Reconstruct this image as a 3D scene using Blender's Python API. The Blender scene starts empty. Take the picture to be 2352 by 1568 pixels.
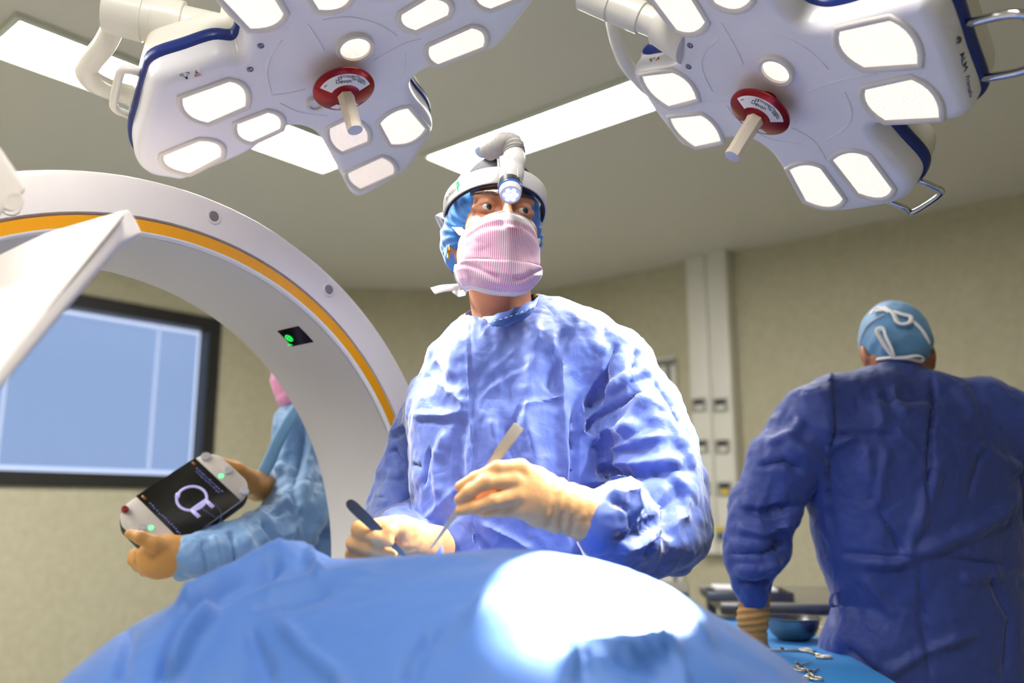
import bpy, bmesh, math, random
import numpy as np
from mathutils import Vector, Matrix, noise
random.seed(7)
sc = bpy.context.scene
COL = sc.collection
# ---------------------------------------------------------------- camera model (2352 x 1568)
F = 2000.0; PITCH = math.radians(10.9); CAMZ = 1.15
_c, _s = math.cos(PITCH), math.sin(PITCH)
def ray(px, py):
    r = (px-1176)/F; u = (784-py)/F
    return np.array([r, _c-_s*u, _s+_c*u])
ORI = np.array([0, 0, CAMZ])
def at(px, py, Y):
    d = ray(px, py); return ORI + d*(Y/d[1])
def atz(px, py, Z):
    d = ray(px, py); return ORI + d*((Z-CAMZ)/d[2])
def onplane(px, py, p0, n):
    d = ray(px, py); n = np.asarray(n); return ORI + d*(np.dot(n, np.asarray(p0)-ORI)/np.dot(n, d))
def proj(p):
    p = np.asarray(p, float)-ORI
    f = p[..., 1]*_c+p[..., 2]*_s; u = -p[..., 1]*_s+p[..., 2]*_c
    return np.stack([1176+F*p[..., 0]/f, 784-F*u/f], -1)
def pxm(Y, py=784):                       # metres per pixel at a forward distance
    d = ray(1176, py); return Y/d[1]/F
def nrm(v):
    v = np.asarray(v, float); return v/np.linalg.norm(v)
def srgb(r, g, b):
    def f(c):
        c /= 255.0
        return c/12.92 if c <= .04045 else ((c+.055)/1.055)**2.4
    return (f(r), f(g), f(b), 1)
# ---------------------------------------------------------------- tagging / objects
def tag(o, label=None, cat=None, group=None, kind=None):
    if label: o['label'] = label
    if cat: o['category'] = cat
    if group: o['group'] = group
    if kind: o['kind'] = kind
    return o
def empty(name, loc=(0, 0, 0)):
    o = bpy.data.objects.new(name, None); COL.objects.link(o); o.location = loc
    o.empty_display_size = .05
    return o
def mesh(name, verts, faces, mat=None, parent=None, smooth=True, angle=40, uv=None):
    """verts are WORLD coordinates; the object keeps them relative to its own origin"""
    me = bpy.data.meshes.new(name)
    v = np.asarray(verts, float)
    org = Vector((0, 0, 0))
    if parent is None and len(v):
        org = Vector(((v[:, 0].min()+v[:, 0].max())/2, (v[:, 1].min()+v[:, 1].max())/2, v[:, 2].min()))
    elif parent is not None:
        org = Vector(ORG.get(parent.name, (0, 0, 0)))
    v = v - np.array(org)
    me.from_pydata([tuple(x) for x in v], [], [tuple(int(i) for i in f) for f in faces])
    if uv is not None:
        lay = me.uv_layers.new(name='UVMap')
        for l in me.loops: lay.data[l.index].uv = uv[l.vertex_index]
    bm = bmesh.new(); bm.from_mesh(me); bmesh.ops.recalc_face_normals(bm, faces=bm.faces); bm.to_mesh(me); bm.free()
    if smooth:
        me.polygons.foreach_set('use_smooth', [True]*len(me.polygons))
        if angle and angle < 180: me.set_sharp_from_angle(angle=math.radians(angle))
    o = bpy.data.objects.new(name, me); COL.objects.link(o)
    if mat: me.materials.append(mat)
    if parent is None:
        o.location = org
    else:
        o.parent = parent
    ORG[o.name] = tuple(org)
    return o
ORG = {}
def root(name, loc, label, cat, group=None, kind=None):
    o = empty(name, tuple(loc)); ORG[o.name] = tuple(float(x) for x in loc)
    return tag(o, label, cat, group, kind)
class MB:                                   # collects geometry for ONE mesh
    def __init__(s): s.v = []; s.f = []
    def add(s, v, f):
        b = len(s.v); s.v += [tuple(map(float, x)) for x in v]; s.f += [tuple(i+b for i in q) for q in f]; return s
    def box(s, M, sx, sy, sz, bev=0.0, seg=2):
        bm = bmesh.new(); bmesh.ops.create_cube(bm, size=1)
        bmesh.ops.scale(bm, vec=(sx, sy, sz), verts=bm.verts)
        if bev: bmesh.ops.bevel(bm, geom=list(bm.edges), offset=bev, segments=seg, affect='EDGES', profile=.5)
        bm.verts.index_update()
        M = M if isinstance(M, Matrix) else Matrix.Translation(Vector(M))
        s.add([M @ v.co for v in bm.verts], [[v.index for v in f.verts] for f in bm.faces]); bm.free(); return s
    def tube(s, pts, r, n=12, cap=True, flat=1.0, up=None):
        pts = [np.asarray(p, float) for p in pts]; m = len(pts)
        r = [r]*m if np.isscalar(r) else list(r)
        T = [nrm(pts[min(i+1, m-1)]-pts[max(i-1, 0)]) for i in range(m)]
        a = np.array(up, float) if up is not None else (np.array([0, 0, 1.]) if abs(T[0][2]) < .9 else np.array([1., 0, 0]))
        u = nrm(a-T[0]*np.dot(a, T[0])); V = []
        for i in range(m):
            u = nrm(u-T[i]*np.dot(u, T[i])); w = np.cross(T[i], u)
            for k in range(n):
                t = 2*math.pi*k/n
                V.append(pts[i]+r[i]*(math.cos(t)*u*flat+math.sin(t)*w))
        Fc = [(i*n+k, i*n+(k+1) % n, (i+1)*n+(k+1) % n, (i+1)*n+k) for i in range(m-1) for k in range(n)]
        if cap: Fc += [tuple(range(n))[::-1], tuple((m-1)*n+k for k in range(n))]
        return s.add(V, Fc)
    def lathe(s, prof, M, n=32, close=False):      # prof: (r, z) list, M: Matrix whose z is the axis
        V = []; m = len(prof)
        for r, z in prof:
            for k in range(n):
                t = 2*math.pi*k/n; V.append(M @ Vector((r*math.cos(t), r*math.sin(t), z)))
        Fc = [(i*n+k, i*n+(k+1) % n, ((i+1) % m)*n+(k+1) % n, ((i+1) % m)*n+k) for i in range(m if close else m-1) for k in range(n)]
        if not close:
            if prof[0][0] > 1e-5: Fc.append(tuple(range(n))[::-1])
            if prof[-1][0] > 1e-5: Fc.append(tuple((m-1)*n+k for k in range(n)))
        return s.add(V, Fc)
    def loops(s, L, cap0=True, cap1=True, closed=True):
        n = len(L[0]); V = [p for l in L for p in l]
        Fc = [(i*n+k, i*n+(k+1) % n, (i+1)*n+(k+1) % n, (i+1)*n+k) for i in range(len(L)-1) for k in range(n if closed else n-1)]
        if cap0: Fc.append(tuple(range(n))[::-1])
        if cap1: Fc.append(tuple((len(L)-1)*n+k for k in range(n)))
        return s.add(V, Fc)
    def sphere(s, c, r, M=None, n=16, m=10):
        prof = [(max(1e-6, r*math.sin(math.pi*i/m)), -r*math.cos(math.pi*i/m)) for i in range(m+1)]
        MM = Matrix.Translation(Vector(c))
        if M is not None: MM = MM @ M
        return s.lathe(prof, MM, n)
    def build(s, name, mat=None, parent=None, smooth=True, angle=40, uv=None):
        return mesh(name, s.v, s.f, mat, parent, smooth, angle, uv)
def frame(o, x, y, z):
    return Matrix(((x[0], y[0], z[0], o[0]), (x[1], y[1], z[1], o[1]), (x[2], y[2], z[2], o[2]), (0, 0, 0, 1)))
def zframe(o, z, up=(0, 0, 1)):
    z = nrm(z); up = np.asarray(up, float)
    if abs(np.dot(z, nrm(up))) > .95: up = np.array([1., 0, 0])
    x = nrm(np.cross(up, z)); y = np.cross(z, x); return frame(o, x, y, z)
def catmull(P, n=6, closed=True):
    P = [np.asarray(p, float) for p in P]; out = []; m = len(P)
    for i in range(m if closed else m-1):
        if closed: p0, p1, p2, p3 = P[i-1], P[i], P[(i+1) % m], P[(i+2) % m]
        else: p0, p1, p2, p3 = P[max(i-1, 0)], P[i], P[i+1], P[min(i+2, m-1)]
        for k in range(n):
            t = k/n
            out.append(.5*((2*p1)+(-p0+p2)*t+(2*p0-5*p1+4*p2-p3)*t*t+(-p0+3*p1-3*p2+p3)*t**3))
    if not closed: out.append(P[-1])
    return out
def text(name, body, M, size, mat, parent, align='CENTER', shear=0.0, extrude=.0002):
    cu = bpy.data.curves.new(name, 'FONT'); cu.body = body; cu.size = size; cu.align_x = align; cu.align_y = 'CENTER'
    cu.shear = shear; cu.extrude = extrude; cu.resolution_u = 3
    t = bpy.data.objects.new(name, cu); me = bpy.data.meshes.new_from_object(t); bpy.data.objects.remove(t); bpy.data.curves.remove(cu)
    me.materials.clear(); me.materials.append(mat)
    o = bpy.data.objects.new(name, me); COL.objects.link(o); o.parent = parent
    po = Vector(ORG.get(parent.name, (0, 0, 0)))
    o.matrix_local = Matrix.Translation(-po) @ M
    return o
# ---------------------------------------------------------------- materials
def mat(name, col, rough=.5, metal=0, spec=.5, emit=None, estr=0, bump=None, sheen=0, sss=0, trans=0, coat=0):
    m = bpy.data.materials.new(name); m.use_nodes = True
    nt = m.node_tree; b = nt.nodes['Principled BSDF']
    b.inputs['Base Color'].default_value = col if len(col) == 4 else srgb(*col)
    b.inputs['Roughness'].default_value = rough; b.inputs['Metallic'].default_value = metal
    b.inputs['Specular IOR Level'].default_value = spec
    if sheen: b.inputs['Sheen Weight'].default_value = sheen; b.inputs['Sheen Roughness'].default_value = .4
    if sss: b.inputs['Subsurface Weight'].default_value = sss; b.inputs['Subsurface Radius'].default_value = (.01, .004, .002); b.inputs['Subsurface Scale'].default_value = 1
    if trans: b.inputs['Transmission Weight'].default_value = trans
    if coat: b.inputs['Coat Weight'].default_value = coat
    if emit: b.inputs['Emission Color'].default_value = emit if len(emit) == 4 else srgb(*emit); b.inputs['Emission Strength'].default_value = estr
    if bump:
        for (scale, dist, detail) in bump:
            tc = nt.nodes.new('ShaderNodeTexCoord'); nz = nt.nodes.new('ShaderNodeTexNoise'); bp = nt.nodes.new('ShaderNodeBump')
            nz.inputs['Scale'].default_value = scale; nz.inputs['Detail'].default_value = detail
            bp.inputs['Distance'].default_value = dist; bp.inputs['Strength'].default_value = 1
            nt.links.new(tc.outputs['Object'], nz.inputs['Vector']); nt.links.new(nz.outputs['Fac'], bp.inputs['Height'])
            if b.inputs['Normal'].is_linked: nt.links.new(b.inputs['Normal'].links[0].from_socket, bp.inputs['Normal'])
            nt.links.new(bp.outputs['Normal'], b.inputs['Normal'])
    return m
def cloth(name, col, rough=.55, sheen=.3, crink=.006, dots=True, spec=.5, trl=0.0):
    """non-woven surgical cloth: pressed dot pattern and sharp crinkles, all in relief"""
    m = mat(name, col, rough, 0, spec, sheen=sheen); nt = m.node_tree; b = nt.nodes['Principled BSDF']; L = nt.links.new
    tc = nt.nodes.new('ShaderNodeTexCoord')
    last = None
    for sc_, d in ((9, crink), (26, crink*.35)):
        wn = nt.nodes.new('ShaderNodeTexNoise'); wn.inputs['Scale'].default_value = sc_; wn.inputs['Detail'].default_value = 2; wn.inputs['Distortion'].default_value = .8
        L(tc.outputs['Object'], wn.inputs['Vector'])
        s1 = nt.nodes.new('ShaderNodeMath'); s1.operation = 'SUBTRACT'; s1.inputs[1].default_value = .5; L(wn.outputs['Fac'], s1.inputs[0])
        ab = nt.nodes.new('ShaderNodeMath'); ab.operation = 'ABSOLUTE'; L(s1.outputs[0], ab.inputs[0])
        bp = nt.nodes.new('ShaderNodeBump'); bp.inputs['Distance'].default_value = d*2; L(ab.outputs[0], bp.inputs['Height'])
        if last: L(last.outputs['Normal'], bp.inputs['Normal'])
        last = bp
    if dots:
        vo = nt.nodes.new('ShaderNodeTexVoronoi'); vo.inputs['Scale'].default_value = 640; vo.inputs['Randomness'].default_value = .25
        L(tc.outputs['Object'], vo.inputs['Vector'])
        bp = nt.nodes.new('ShaderNodeBump'); bp.inputs['Distance'].default_value = .0005; bp.inputs['Strength'].default_value = .35
        L(vo.outputs['Distance'], bp.inputs['Height']); L(last.outputs['Normal'], bp.inputs['Normal']); last = bp
    L(last.outputs['Normal'], b.inputs['Normal'])
    if trl:
        tr = nt.nodes.new('ShaderNodeBsdfTranslucent'); tr.inputs['Color'].default_value = b.inputs['Base Color'].default_value
        mx = nt.nodes.new('ShaderNodeMixShader'); mx.inputs[0].default_value = trl
        L(b.outputs[0], mx.inputs[1]); L(tr.outputs[0], mx.inputs[2]); L(mx.outputs[0], nt.nodes['Material Output'].inputs['Surface'])
    return m
# ---------------------------------------------------------------- implicit modelling (smooth unions -> surface nets)
class SDF:
    def __init__(s, h): s.h = h; s.p = []
    def cone(s, a, b, ra, rb=None, k=.01, sub=False):
        rb = ra if rb is None else rb; a = np.asarray(a, float); b = np.asarray(b, float)
        R = max(ra, rb)
        def f(X, Y, Z):
            d = b-a; L2 = max(1e-12, d@d)
            t = np.clip(((X-a[0])*d[0]+(Y-a[1])*d[1]+(Z-a[2])*d[2])/L2, 0, 1)
            return np.sqrt((X-a[0]-t*d[0])**2+(Y-a[1]-t*d[1])**2+(Z-a[2]-t*d[2])**2)-(ra+(rb-ra)*t)
        s.p.append((f, np.minimum(a, b)-R, np.maximum(a, b)+R, k, sub)); return s
    def chain(s, pts, k=.01):                   # pts: (xyz, r)
        for (a, ra), (b, rb) in zip(pts[:-1], pts[1:]): s.cone(a, b, ra, rb, k)
        return s
    def ell(s, c, r, R=None, k=.01, sub=False):
        c = np.asarray(c, float); r = np.asarray(r, float); R = np.eye(3) if R is None else np.asarray(R, float)   # columns = axes
        ext = np.abs(R) @ r
        def f(X, Y, Z):
            D = (X-c[0], Y-c[1], Z-c[2])
            q = [sum(R[i, j]*D[i] for i in range(3)) for j in range(3)]
            k0 = np.sqrt(sum((q[j]/r[j])**2 for j in range(3))); k1 = np.sqrt(sum((q[j]/r[j]**2)**2 for j in range(3)))
            return k0*(k0-1)/np.maximum(k1, 1e-6)
        s.p.append((f, c-ext, c+ext, k, sub)); return s
    def loft(s, secs, k=.02, e=2.2):            # secs: (z, cx, cy, a, b, yaw) from low to high
        S = np.array(sorted(secs), float); z0, z1 = S[0, 0], S[-1, 0]; M = max(S[:, 3].max(), S[:, 4].max())
        def f(X, Y, Z):
            zz = np.clip(Z, z0, z1); g = [np.interp(zz, S[:, 0], S[:, j]) for j in range(1, 6)]
            dx = X-g[0]; dy = Y-g[1]; ca = np.cos(g[4]); sa = np.sin(g[4])
            u = np.abs((dx*ca+dy*sa)/g[2]); v = np.abs((-dx*sa+dy*ca)/g[3])
            d = ((u**e+v**e)**(1/e)-1)*np.minimum(g[2], g[3])
            dz = np.maximum(z0-Z, Z-z1)
            return np.where(dz > 0, np.sqrt(np.maximum(d, 0)**2+dz**2), np.maximum(d, dz))
        lo = np.array([(S[:, 1]-M).min(), (S[:, 2]-M).min(), z0]); hi = np.array([(S[:, 1]+M).max(), (S[:, 2]+M).max(), z1])
        s.p.append((f, lo, hi, k, False)); return s
    def cyl(s, c, n, r, h0, h1, k=.006, sub=True):
        c = np.asarray(c, float); n = nrm(n)
        def f(X, Y, Z):
            a = (X-c[0])*n[0]+(Y-c[1])*n[1]+(Z-c[2])*n[2]; d2 = (X-c[0])**2+(Y-c[1])**2+(Z-c[2])**2-a*a
            return np.maximum(np.sqrt(np.maximum(d2, 0))-r, np.maximum(h0-a, a-h1))
        R = r+max(abs(h0), abs(h1)); s.p.append((f, c-R, c+R, k, sub)); return s
    def half(s, p, n, k=.004, bound=None):       # remove the side n points to
        p = np.asarray(p, float); n = nrm(n)
        def f(X, Y, Z): return -((X-p[0])*n[0]+(Y-p[1])*n[1]+(Z-p[2])*n[2])
        s.p.append((f, None, None, k, True)); return s
    def mesh(s, smooth=1):
        h = s.h
        lo = np.min([p[1] for p in s.p if p[1] is not None and not p[4]], 0)-3*h; hi = np.max([p[2] for p in s.p if p[2] is not None and not p[4]], 0)+3*h
        n = np.ceil((hi-lo)/h).astype(int)+1
        ax = [(lo[i]+h*np.arange(n[i])).astype(np.float32) for i in range(3)]
        G = np.full(n, 1.0, np.float32)
        for f, a, b, k, sub in s.p:
            if a is None: sl = [slice(0, n[i]) for i in range(3)]
            else:
                m = 3*h+2*k
                sl = [slice(max(0, int((a[i]-m-lo[i])/h)), max(0, min(n[i], int((b[i]+m-lo[i])/h)+2))) for i in range(3)]
            X = ax[0][sl[0]][:, None, None]; Y = ax[1][sl[1]][None, :, None]; Z = ax[2][sl[2]][None, None, :]
            d = f(X, Y, Z).astype(np.float32); g = G[tuple(sl)]
            if sub:
                t = np.clip(.5-.5*(g+d)/k, 0, 1); G[tuple(sl)] = g+(-d-g)*t+k*t*(1-t)
            else:
                t = np.clip(.5+.5*(g-d)/k, 0, 1); G[tuple(sl)] = g+(d-g)*t-k*t*(1-t)
        return surface_nets(G, lo, h, smooth)
def surface_nets(G, lo, h, smooth):
    n = np.array(G.shape); I = G < 0
    c = n-1
    def sh(A, o): return A[o[0]:o[0]+c[0], o[1]:o[1]+c[1], o[2]:o[2]+c[2]]
    cnt = np.zeros(c, np.int8)
    for o in np.ndindex(2, 2, 2): cnt += sh(I, o)
    act = (cnt > 0) & (cnt < 8); ci = np.argwhere(act); N = len(ci)
    acc = np.zeros((N, 3)); num = np.zeros(N)
    for axs in range(3):
        oth = [a for a in range(3) if a != axs]
        for o in np.ndindex(2, 2):
            a = ci.copy(); a[:, oth[0]] += o[0]; a[:, oth[1]] += o[1]; b = a.copy(); b[:, axs] += 1
            ga = G[a[:, 0], a[:, 1], a[:, 2]]; gb = G[b[:, 0], b[:, 1], b[:, 2]]
            m = (ga < 0) != (gb < 0); t = np.zeros(N); t[m] = ga[m]/(ga[m]-gb[m])
            p = a.astype(float); p[:, axs] += t; acc[m] += p[m]; num[m] += 1
    V = lo+h*(acc/num[:, None])
    idx = np.full(c, -1, np.int64); idx[ci[:, 0], ci[:, 1], ci[:, 2]] = np.arange(N)
    Q = []
    for axs in range(3):
        oth = [(axs+1) % 3, (axs+2) % 3]
        A = [slice(0, n[i]) for i in range(3)]; B = [slice(0, n[i]) for i in range(3)]
        A[axs] = slice(0, n[axs]-1); B[axs] = slice(1, n[axs])
        e = I[tuple(A)] != I[tuple(B)]; E = np.argwhere(e)
        ok = np.all([(E[:, o] > 0) & (E[:, o] < n[o]-1) for o in oth], 0); E = E[ok]
        ins = I[E[:, 0], E[:, 1], E[:, 2]]; q = []
        for d0, d1 in ((-1, -1), (0, -1), (0, 0), (-1, 0)):
            t = E.copy(); t[:, oth[0]] += d0; t[:, oth[1]] += d1; q.append(idx[t[:, 0], t[:, 1], t[:, 2]])
        q = np.stack(q, 1); q[~ins] = q[~ins][:, ::-1]; Q.append(q)
    Q = np.concatenate(Q)
    for _ in range(smooth): V = lapl(V, Q)
    return V, Q
def lapl(V, Q, w=.5):
    S = np.zeros_like(V); C = np.zeros(len(V))
    for i in range(4):
        a, b = Q[:, i], Q[:, (i+1) % 4]
        for x, y in ((a, b), (b, a)):
            for j in range(3): S[:, j] += np.bincount(x, V[y, j], len(V))
            C += np.bincount(x, minlength=len(V))
    return V+(S/np.maximum(C, 1)[:, None]-V)*w
def vnormals(V, Q):
    N = np.zeros_like(V); d = np.cross(V[Q[:, 2]]-V[Q[:, 0]], V[Q[:, 3]]-V[Q[:, 1]])
    for i in range(4):
        for j in range(3): N[:, j] += np.bincount(Q[:, i], d[:, j], len(V))
    return N/np.maximum(np.linalg.norm(N, axis=1), 1e-12)[:, None]
def hashnoise(P, seed=0):                    # vectorised gradient-free value noise, -1..1
    P = np.asarray(P, float)+seed*17.31; i = np.floor(P).astype(np.int64); f = P-i; f = f*f*f*(f*(f*6-15)+10)
    out = 0
    for o in np.ndindex(2, 2, 2):
        j = i+np.array(o); h = (j[:, 0]*374761393+j[:, 1]*668265263+j[:, 2]*2147483647+seed*974711) & 0xffffffff
        h = ((h ^ (h >> 13))*1274126177) & 0xffffffff; h = (h ^ (h >> 16)) & 0xffff
        w = np.prod([f[:, a] if o[a] else 1-f[:, a] for a in range(3)], axis=0)
        out = out+w*(h/32767.5-1)
    return out
def billow(P, seed=0, oct=3, lac=2.1, gain=.5):
    r = 0; a = 1; warp = np.stack([hashnoise(P*.7, seed+50), hashnoise(P*.7, seed+51), hashnoise(P*.7, seed+52)], 1)*.5
    P = P+warp
    for o in range(oct):
        r = r+a*(np.abs(hashnoise(P*lac**o, seed+o))-.25); a *= gain
    return r
def facet(P, seed=0):                         # piecewise linear noise (tetrahedral lattice): flat facets between sharp folds
    P = np.asarray(P, float)+seed*13.7; i = np.floor(P).astype(np.int64); f = P-i; o = np.argsort(-f, axis=1); fs = -np.sort(-f, axis=1)
    def H(j):
        h = (j[:, 0]*374761393+j[:, 1]*668265263+j[:, 2]*1442695041+seed*974711) & 0xffffffff
        h = ((h ^ (h >> 13))*1274126177) & 0xffffffff; h = (h ^ (h >> 16)) & 0xffff
        return h/32767.5-1
    r = np.arange(len(P)); v = H(i); out = v*(1-fs[:, 0]); j = i.copy()
    for k in range(3):
        j[r, o[:, k]] += 1; w = fs[:, k]-(fs[:, k+1] if k < 2 else 0); out = out+H(j)*w
    return out
def crumple(P, seed=0, oct=3, lac=2.3, gain=.42):
    out = 0; a = 1; M = np.array([[.36, .48, -.8], [-.8, .6, 0], [.48, .64, .6]])
    for k in range(oct):
        Q = P*lac**k; W = np.stack([hashnoise(Q*.6, seed+60+k), hashnoise(Q*.6+7, seed+61+k), hashnoise(Q*.6+19, seed+62+k)], 1)*.8
        out = out+a*facet((Q+W) @ M.T, seed+k); a *= gain
    return out
def creases(V, N, lines, front=True):
    """fold a cloth along lines (pixel polyline, depth m (negative = valley), width px, sharpness)"""
    px = proj(V); view = V-ORI; fac = -(N*view).sum(1)/np.linalg.norm(view, axis=1)
    w0 = np.clip(fac*3+.3, 0, 1) if front else 1
    D = np.zeros(len(V))
    for pts, dep, wid, *rest in lines:
        pts = [np.asarray(p, float) for p in pts]; best = np.full(len(V), 1e9); side = np.zeros(len(V)); tt = np.zeros(len(V)); L = 0
        tot = sum(np.linalg.norm(b-a) for a, b in zip(pts[:-1], pts[1:]))
        for a, b in zip(pts[:-1], pts[1:]):
            d = b-a; l = np.linalg.norm(d); t = np.clip(((px-a)@d)/(l*l), 0, 1); q = px-a-t[:, None]*d
            r = np.linalg.norm(q, axis=1); m = r < best; best[m] = r[m]; side[m] = np.sign(d[0]*q[m, 1]-d[1]*q[m, 0]); tt[m] = (L+t[m]*l)/tot; L += l
        kind = rest[0] if rest else 'v'
        taper = np.clip(np.minimum(tt, 1-tt)*6+.15, 0, 1)
        x = best/wid
        if kind == 'v': p = np.maximum(0, 1-x)**1.6                   # sharp crease
        elif kind == 'r': p = np.exp(-x*x*2)                          # round fold
        else:                                                        # 's' step: cloth lies higher on one side, fading away
            p = (side > 0)*np.exp(-(x*.5)**2)
        D += dep*p*taper
    return D*w0
SPOT_R, SPOT_L, SPOT_D, EXPO, LUM = 34, 28, 800, 0.0, 30
# ================================================================ ROOM
HC = 2.80
dR = np.array([math.cos(math.radians(40.5)), -math.sin(math.radians(40.5)), 0]); dL = np.array([-dR[1], dR[0], 0])
A_ = np.array([-1.37, 6.40, 0]); B_ = np.array([.20, 6.54, 0]); C_ = B_+dR*6.6; D_ = C_-dL*7.5
E_ = D_-dR*float(np.dot(D_-A_, dR))
nR = -dL; nL = dR                              # wall normals into the room
M_wall = mat('wall_paint', (205, 199, 172), .7, bump=[(60, .002, 3)])
# faint mottled vinyl pattern on the wall sheet
def mottle(m, c1, c2, scale=22):
    nt = m.node_tree; b = nt.nodes['Principled BSDF']; tc = nt.nodes.new('ShaderNodeTexCoord'); nz = nt.nodes.new('ShaderNodeTexNoise'); cr = nt.nodes.new('ShaderNodeValToRGB')
    nz.inputs['Scale'].default_value = scale; nz.inputs['Detail'].default_value = 4
    cr.color_ramp.elements[0].color = srgb(*c1); cr.color_ramp.elements[1].color = srgb(*c2); cr.color_ramp.elements[0].position = .35; cr.color_ramp.elements[1].position = .65
    nt.links.new(tc.outputs['Object'], nz.inputs['Vector']); nt.links.new(nz.outputs['Fac'], cr.inputs['Fac']); nt.links.new(cr.outputs['Color'], b.inputs['Base Color'])
mottle(M_wall, (183, 177, 150), (193, 187, 161))
M_ceil = mat('ceiling_paint', (214, 209, 198), .8)
M_floor = mat('floor_vinyl', (170, 174, 172), .35); mottle(M_floor, (164, 170, 168), (178, 180, 178), 60)
M_white = mat('white_enamel', (233, 230, 226), .35)
M_frame = mat('black_frame', (34, 33, 31), .45)
M_steel = mat('brushed_steel', (150, 150, 148), .3, 1.0)
M_grey = mat('grey_plastic', (120, 118, 112), .5)
M_dark = mat('dark_plastic', (40, 40, 42), .45)
M_yellow = mat('yellow_plastic', (225, 195, 30), .45)
def wall(name, a, b, n, th=.12):
    a = np.array(a); b = np.array(b); o = -np.asarray(n)*th; up = np.array([0, 0, HC])
    V = [a, b, b+up, a+up, a+o, b+o, b+o+up, a+o+up]
    Fq = [(0, 1, 2, 3), (4, 7, 6, 5), (0, 4, 5, 1), (3, 2, 6, 7), (0, 3, 7, 4), (1, 5, 6, 2)]
    return tag(mesh(name, V, Fq, M_wall, smooth=False), kind='structure')
wall('wall_right', B_, C_, nR)
wall('wall_near_right', C_, D_, -dR)
wall('wall_near', D_, E_, dL)
wall('wall_corner', A_, B_, nrm(np.array([.14, -1.57, 0])))
# left wall with an opening for the window
pL = A_
def onL(px, py): return onplane(px, py, pL, nL)
def Lc(p): return float(np.dot(np.asarray(p)-pL, dL)), float(p[2])
def Lp(t, z, off=0.0): return pL+dL*t+np.array([0, 0, z])+nL*off
tr = Lc(onL(507, 734)); br = Lc(onL(482, 1122)); bl = Lc(onL(-2, 1119)); w1 = (tr[0]+br[0])/2; w0 = w1-1.52
z1 = tr[1]; z0 = (br[1]+bl[1])/2
tE = float(np.dot(E_-pL, dL))
mb = MB()
def slab(mb, t0, t1, za, zb, f, b):
    V = [Lp(t, z, o) for o in (f, b) for t, z in ((t0, za), (t1, za), (t1, zb), (t0, zb))]
    mb.add(V, [(0, 1, 2, 3), (7, 6, 5, 4), (0, 4, 5, 1), (1, 5, 6, 2), (2, 6, 7, 3), (3, 7, 4, 0)])
slab(mb, tE, w0, 0, HC, 0, -.14); slab(mb, w1, 0, 0, HC, 0, -.14); slab(mb, w0, w1, 0, z0, 0, -.14); slab(mb, w0, w1, z1, HC, 0, -.14)
tag(mb.build('wall_left', M_wall, smooth=False), kind='structure')
def poly(name, z, th, m):
    P = [A_, B_, C_, D_, E_]; cen = np.mean(P, 0)
    V = [np.array([p[0], p[1], z])+nrm(p-cen)*.15 for p in P]; V += [v+np.array([0, 0, th]) for v in V]
    return tag(mesh(name, V, [(0, 1, 2, 3, 4), (9, 8, 7, 6, 5)]+[(i, (i+1) % 5, 5+(i+1) % 5, 5+i) for i in range(5)], m, smooth=False), kind='structure')
poly('floor', -.1, .1, M_floor)
poly('ceiling', HC, .1, M_ceil)
# ---- window: black frame, blind between the panes, daylight put in as its own glow
win = root('window_1', Lp((w0+w1)/2, z0), 'black framed wall window with a closed blue-lit venetian blind', 'window', kind='structure')
fw = .085
mb = MB()
for (t0, t1, za, zb) in ((w0, w0+fw, z0, z1), (w1-fw, w1, z0, z1), (w0+fw, w1-fw, z0, z0+fw), (w0+fw, w1-fw, z1-fw, z1)): slab(mb, t0, t1, za, zb, .02, -.13)
mb.build('window_frame', M_frame, win, smooth=False)
M_day = mat('glowing_blind', (60, 72, 96), .6, emit=(148, 174, 216), estr=.86)
M_gap = mat('daylight_gap', (220, 230, 250), .6, emit=(205, 218, 250), estr=.95)
M_cord = mat('blind_cord', (150, 160, 180), .6, emit=(190, 206, 240), estr=.86)  # the cords glow as well, standing in for daylight on them
i0, i1, j0, j1 = w0+fw, w1-fw, z0+fw, z1-fw
mb = MB(); ns = 64
for k in range(ns):                             # closed slats, each one tilted
    za = j0+.03+(j1-j0-.06)*k/ns; zb = j0+.03+(j1-j0-.06)*(k+1.12)/ns
    V = [Lp(i0+.012, za, -.060), Lp(i1-.035, za, -.060), Lp(i1-.035, zb, -.072), Lp(i0+.012, zb, -.072)]
    V += [v-nL*.0015 for v in V]
    mb.add(V, [(0, 1, 2, 3), (7, 6, 5, 4), (0, 4, 5, 1), (1, 5, 6, 2), (2, 6, 7, 3), (3, 7, 4, 0)])
mb.build('blind', M_day, win, smooth=False)
mb = MB()
for t in (i0+.13*(i1-i0), i0+.77*(i1-i0)): slab(mb, t-.009, t+.009, j0+.02, j1-.02, -.052, -.056)
mb.build('blind_cord', M_cord, win, smooth=False)
mb = MB(); slab(mb, i0, i1, j0, j1, -.10, -.11); mb.build('window_daylight_sheet', M_gap, win, smooth=False)  # added glowing sheet in place of the daylight outside
M_glass = mat('glass', (255, 255, 255), .0, trans=1, spec=.5)
M_glass.node_tree.nodes['Principled BSDF'].inputs['IOR'].default_value = 1.02
mb = MB(); slab(mb, i0, i1, j0, j1, -.03, -.034); mb.build('window_pane', M_glass, win, smooth=False)
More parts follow.
